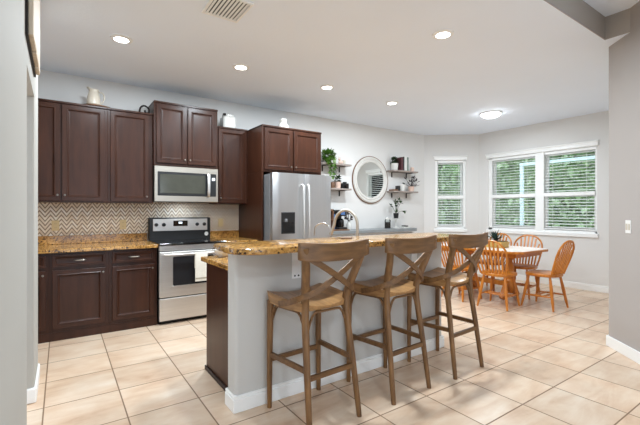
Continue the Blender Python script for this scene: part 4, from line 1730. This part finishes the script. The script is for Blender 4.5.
# ================================================================== PLATES, VENT, LIGHTS
def wall_plate(name, label, M4, mat, kind, group):
    t = thing(name, label, 'outlet' if kind == 'outlet' else 'switch', M4.translation, group)
    b = new()
    box(b, -0.036, 0.036, -0.006, 0, -0.058, 0.058, 0.002, mat=M4)
    obj('cover_plate', b, mat, t)
    if kind == 'outlet':
        for z in (-0.022, 0.022):
            b = new()
            prism(b, [(-0.015, -0.012), (0.015, -0.012), (0.017, 0), (0.015, 0.012), (-0.015, 0.012), (-0.017, 0)], 0, 0.002, mat=M4 @ Matrix.Translation((0, -0.006, z)) @ Matrix.Rotation(PI / 2, 4, 'X'))
            s = obj('socket', b, mat, t)
            b = new()
            for dx in (-0.006, 0.006):
                box(b, dx - 0.001, dx + 0.001, -0.0086, -0.008, z - 0.005, z + 0.005, mat=M4)
            obj('slots', b, 'iron', s)
    else:
        for x in (-0.017, 0.017):
            b = new()
            box(b, x - 0.011, x + 0.011, -0.010, -0.005, -0.028, 0.028, 0.002, mat=M4)
            obj('rocker', b, 'cream', t)
    return t


for x, lb in ((-0.055, 'almond outlet on the backsplash above the wider base cabinet'), (0.625, 'almond outlet on the backsplash just left of the range'), (1.86, 'almond outlet on the backsplash right of the range')):
    wall_plate('wall_outlet', lb, Matrix.Translation((x, 5.1895, 1.125)), 'plate', 'outlet', 'almond outlets on the backsplash')

pr = p0 + e * 0.285
ex = -e
m4 = Matrix.Identity(4)
ey = Vector((nrm.x, nrm.y, 0))
# plate local x along the wall, local -y into the room
for i in range(3):
    m4[i][0] = -ex[i]
    m4[i][1] = ey[i]
    m4[i][2] = (0, 0, 1)[i]
    m4[i][3] = (pr.x, pr.y, 1.15)[i]
wall_plate('light_switch', 'pale double light switch on the slanted right wall', m4, 'whiteplate', 'switch', None)

t = thing('ceiling_vent', 'white slatted air vent in the kitchen ceiling', 'vent', (1.0, 2.86, CZ - 0.02))
vx0, vx1, vy0, vy1 = 0.905, 1.20, 2.62, 2.96
b = new()
for (a0, a1, c0, c1) in ((vx0, vx1, vy0, vy0 + 0.022), (vx0, vx1, vy1 - 0.022, vy1), (vx0, vx0 + 0.022, vy0 + 0.022, vy1 - 0.022), (vx1 - 0.022, vx1, vy0 + 0.022, vy1 - 0.022)):
    box(b, a0, a1, c0, c1, CZ - 0.014, CZ - 0.0005, 0.002)
obj('frame', b, 'white', t)
b = new()
box(b, vx0 + 0.02, vx1 - 0.02, vy0 + 0.02, vy1 - 0.02, CZ - 0.003, CZ - 0.0008)
obj('duct_shade_panel', b, 'black', t)  # flat black panel paints the duct's darkness behind the slats
for k in range(9):
    x = vx0 + 0.036 + k * 0.0278
    b = new()
    box(b, -0.008, 0.008, vy0 + 0.02, vy1 - 0.02, -0.0008, 0.0008, mat=Matrix.Translation((x, 0, CZ - 0.010)) @ Matrix.Rotation(0.38, 4, 'Y'))
    obj('slat', b, 'white', t)

LIGHTS = [(0.451, 3.85, 'recessed ceiling light above the tall left cabinets'), (1.61, 3.86, 'recessed ceiling light in front of the microwave'),
          (2.77, 3.87, 'recessed ceiling light in front of the refrigerator'), (3.948, 3.9, 'recessed ceiling light nearest the round mirror'),
          (2.79, 2.13, 'recessed ceiling light above the bar, largest in view')]
for x, y, lb in LIGHTS:
    t = thing('recessed_light', lb, 'ceiling light', (x, y, CZ - 0.012), 'recessed kitchen ceiling lights')
    b = new()
    ring(b, [(0.062, -0.012), (0.092, -0.006), (0.092, -0.0005), (0.062, -0.0005)], 28, mat=Matrix.Translation((x, y, CZ)))
    obj('trim_ring', b, 'white', t, True)
    b = new()
    lathe(b, [(0, -0.009), (0.0615, -0.008), (0.0615, -0.001), (0, -0.001)], 24, loc=(x, y, CZ))
    obj('diffuser', b, 'lamp', t)
    lamp('downlight', (x, y, CZ - 0.014), DOWNLIGHT_W, 0.13)
for x in (1.61,):
    lamp('downlight', (x, 2.13, CZ - 0.014), DOWNLIGHT_W, 0.13)

t = thing('dome_light', 'glowing flush dome light on the ceiling over the dining area', 'ceiling light', (5.68, 3.42, CZ - 0.07))
b = new()
lathe(b, [(0.15, -0.022), (0.16, -0.018), (0.16, -0.0005), (0.15, -0.0005)], 32, loc=(5.68, 3.42, CZ))
obj('base', b, 'white', t, True)
b = new()
lathe(b, [(0, -0.075), (0.06, -0.07), (0.11, -0.055), (0.148, -0.023), (0.148, -0.0225)], 32, loc=(5.68, 3.42, CZ))
obj('shade', b, 'domelamp', t, True)
lamp('dome_glow', (5.68, 3.42, CZ - 0.08), DOME_W, 0.3)
lamp('flash_fill', (-1.5, -1.7, 2.75), FLASH_FILL_W, 0.14)  # added unseen lamp standing in for a camera flash
lamp('front_fill', (0.5, -1.1, TRAY - 0.01), FRONT_FILL_W, 0.15)  # added unseen fill for the stool seats and bar front

# wooden wall art, near edge-on above the opening in the left wall
t = thing('wall_art', 'whitewashed plank wall art with dark frame above the left opening', 'wall art', (-0.14, 2.75, 2.17))
b = new()
ya, yb_, za, zb = 2.38, 3.12, 2.175, 2.80
box(b, -0.149, -0.139, ya, yb_, za, za + 0.02)
box(b, -0.149, -0.139, ya, yb_, zb - 0.02, zb)
box(b, -0.149, -0.139, ya, ya + 0.02, za + 0.02, zb - 0.02)
box(b, -0.149, -0.139, yb_ - 0.02, yb_, za + 0.02, zb - 0.02)
obj('frame', b, 'iron', t)
for k in range(5):
    y0 = ya + 0.022 + k * 0.139
    b = new()
    box(b, -0.1385, -0.116, y0, y0 + 0.137, za + 0.01 + 0.008 * (k % 2), zb - 0.015, 0.003)
    obj('plank', b, 'wreath', t)
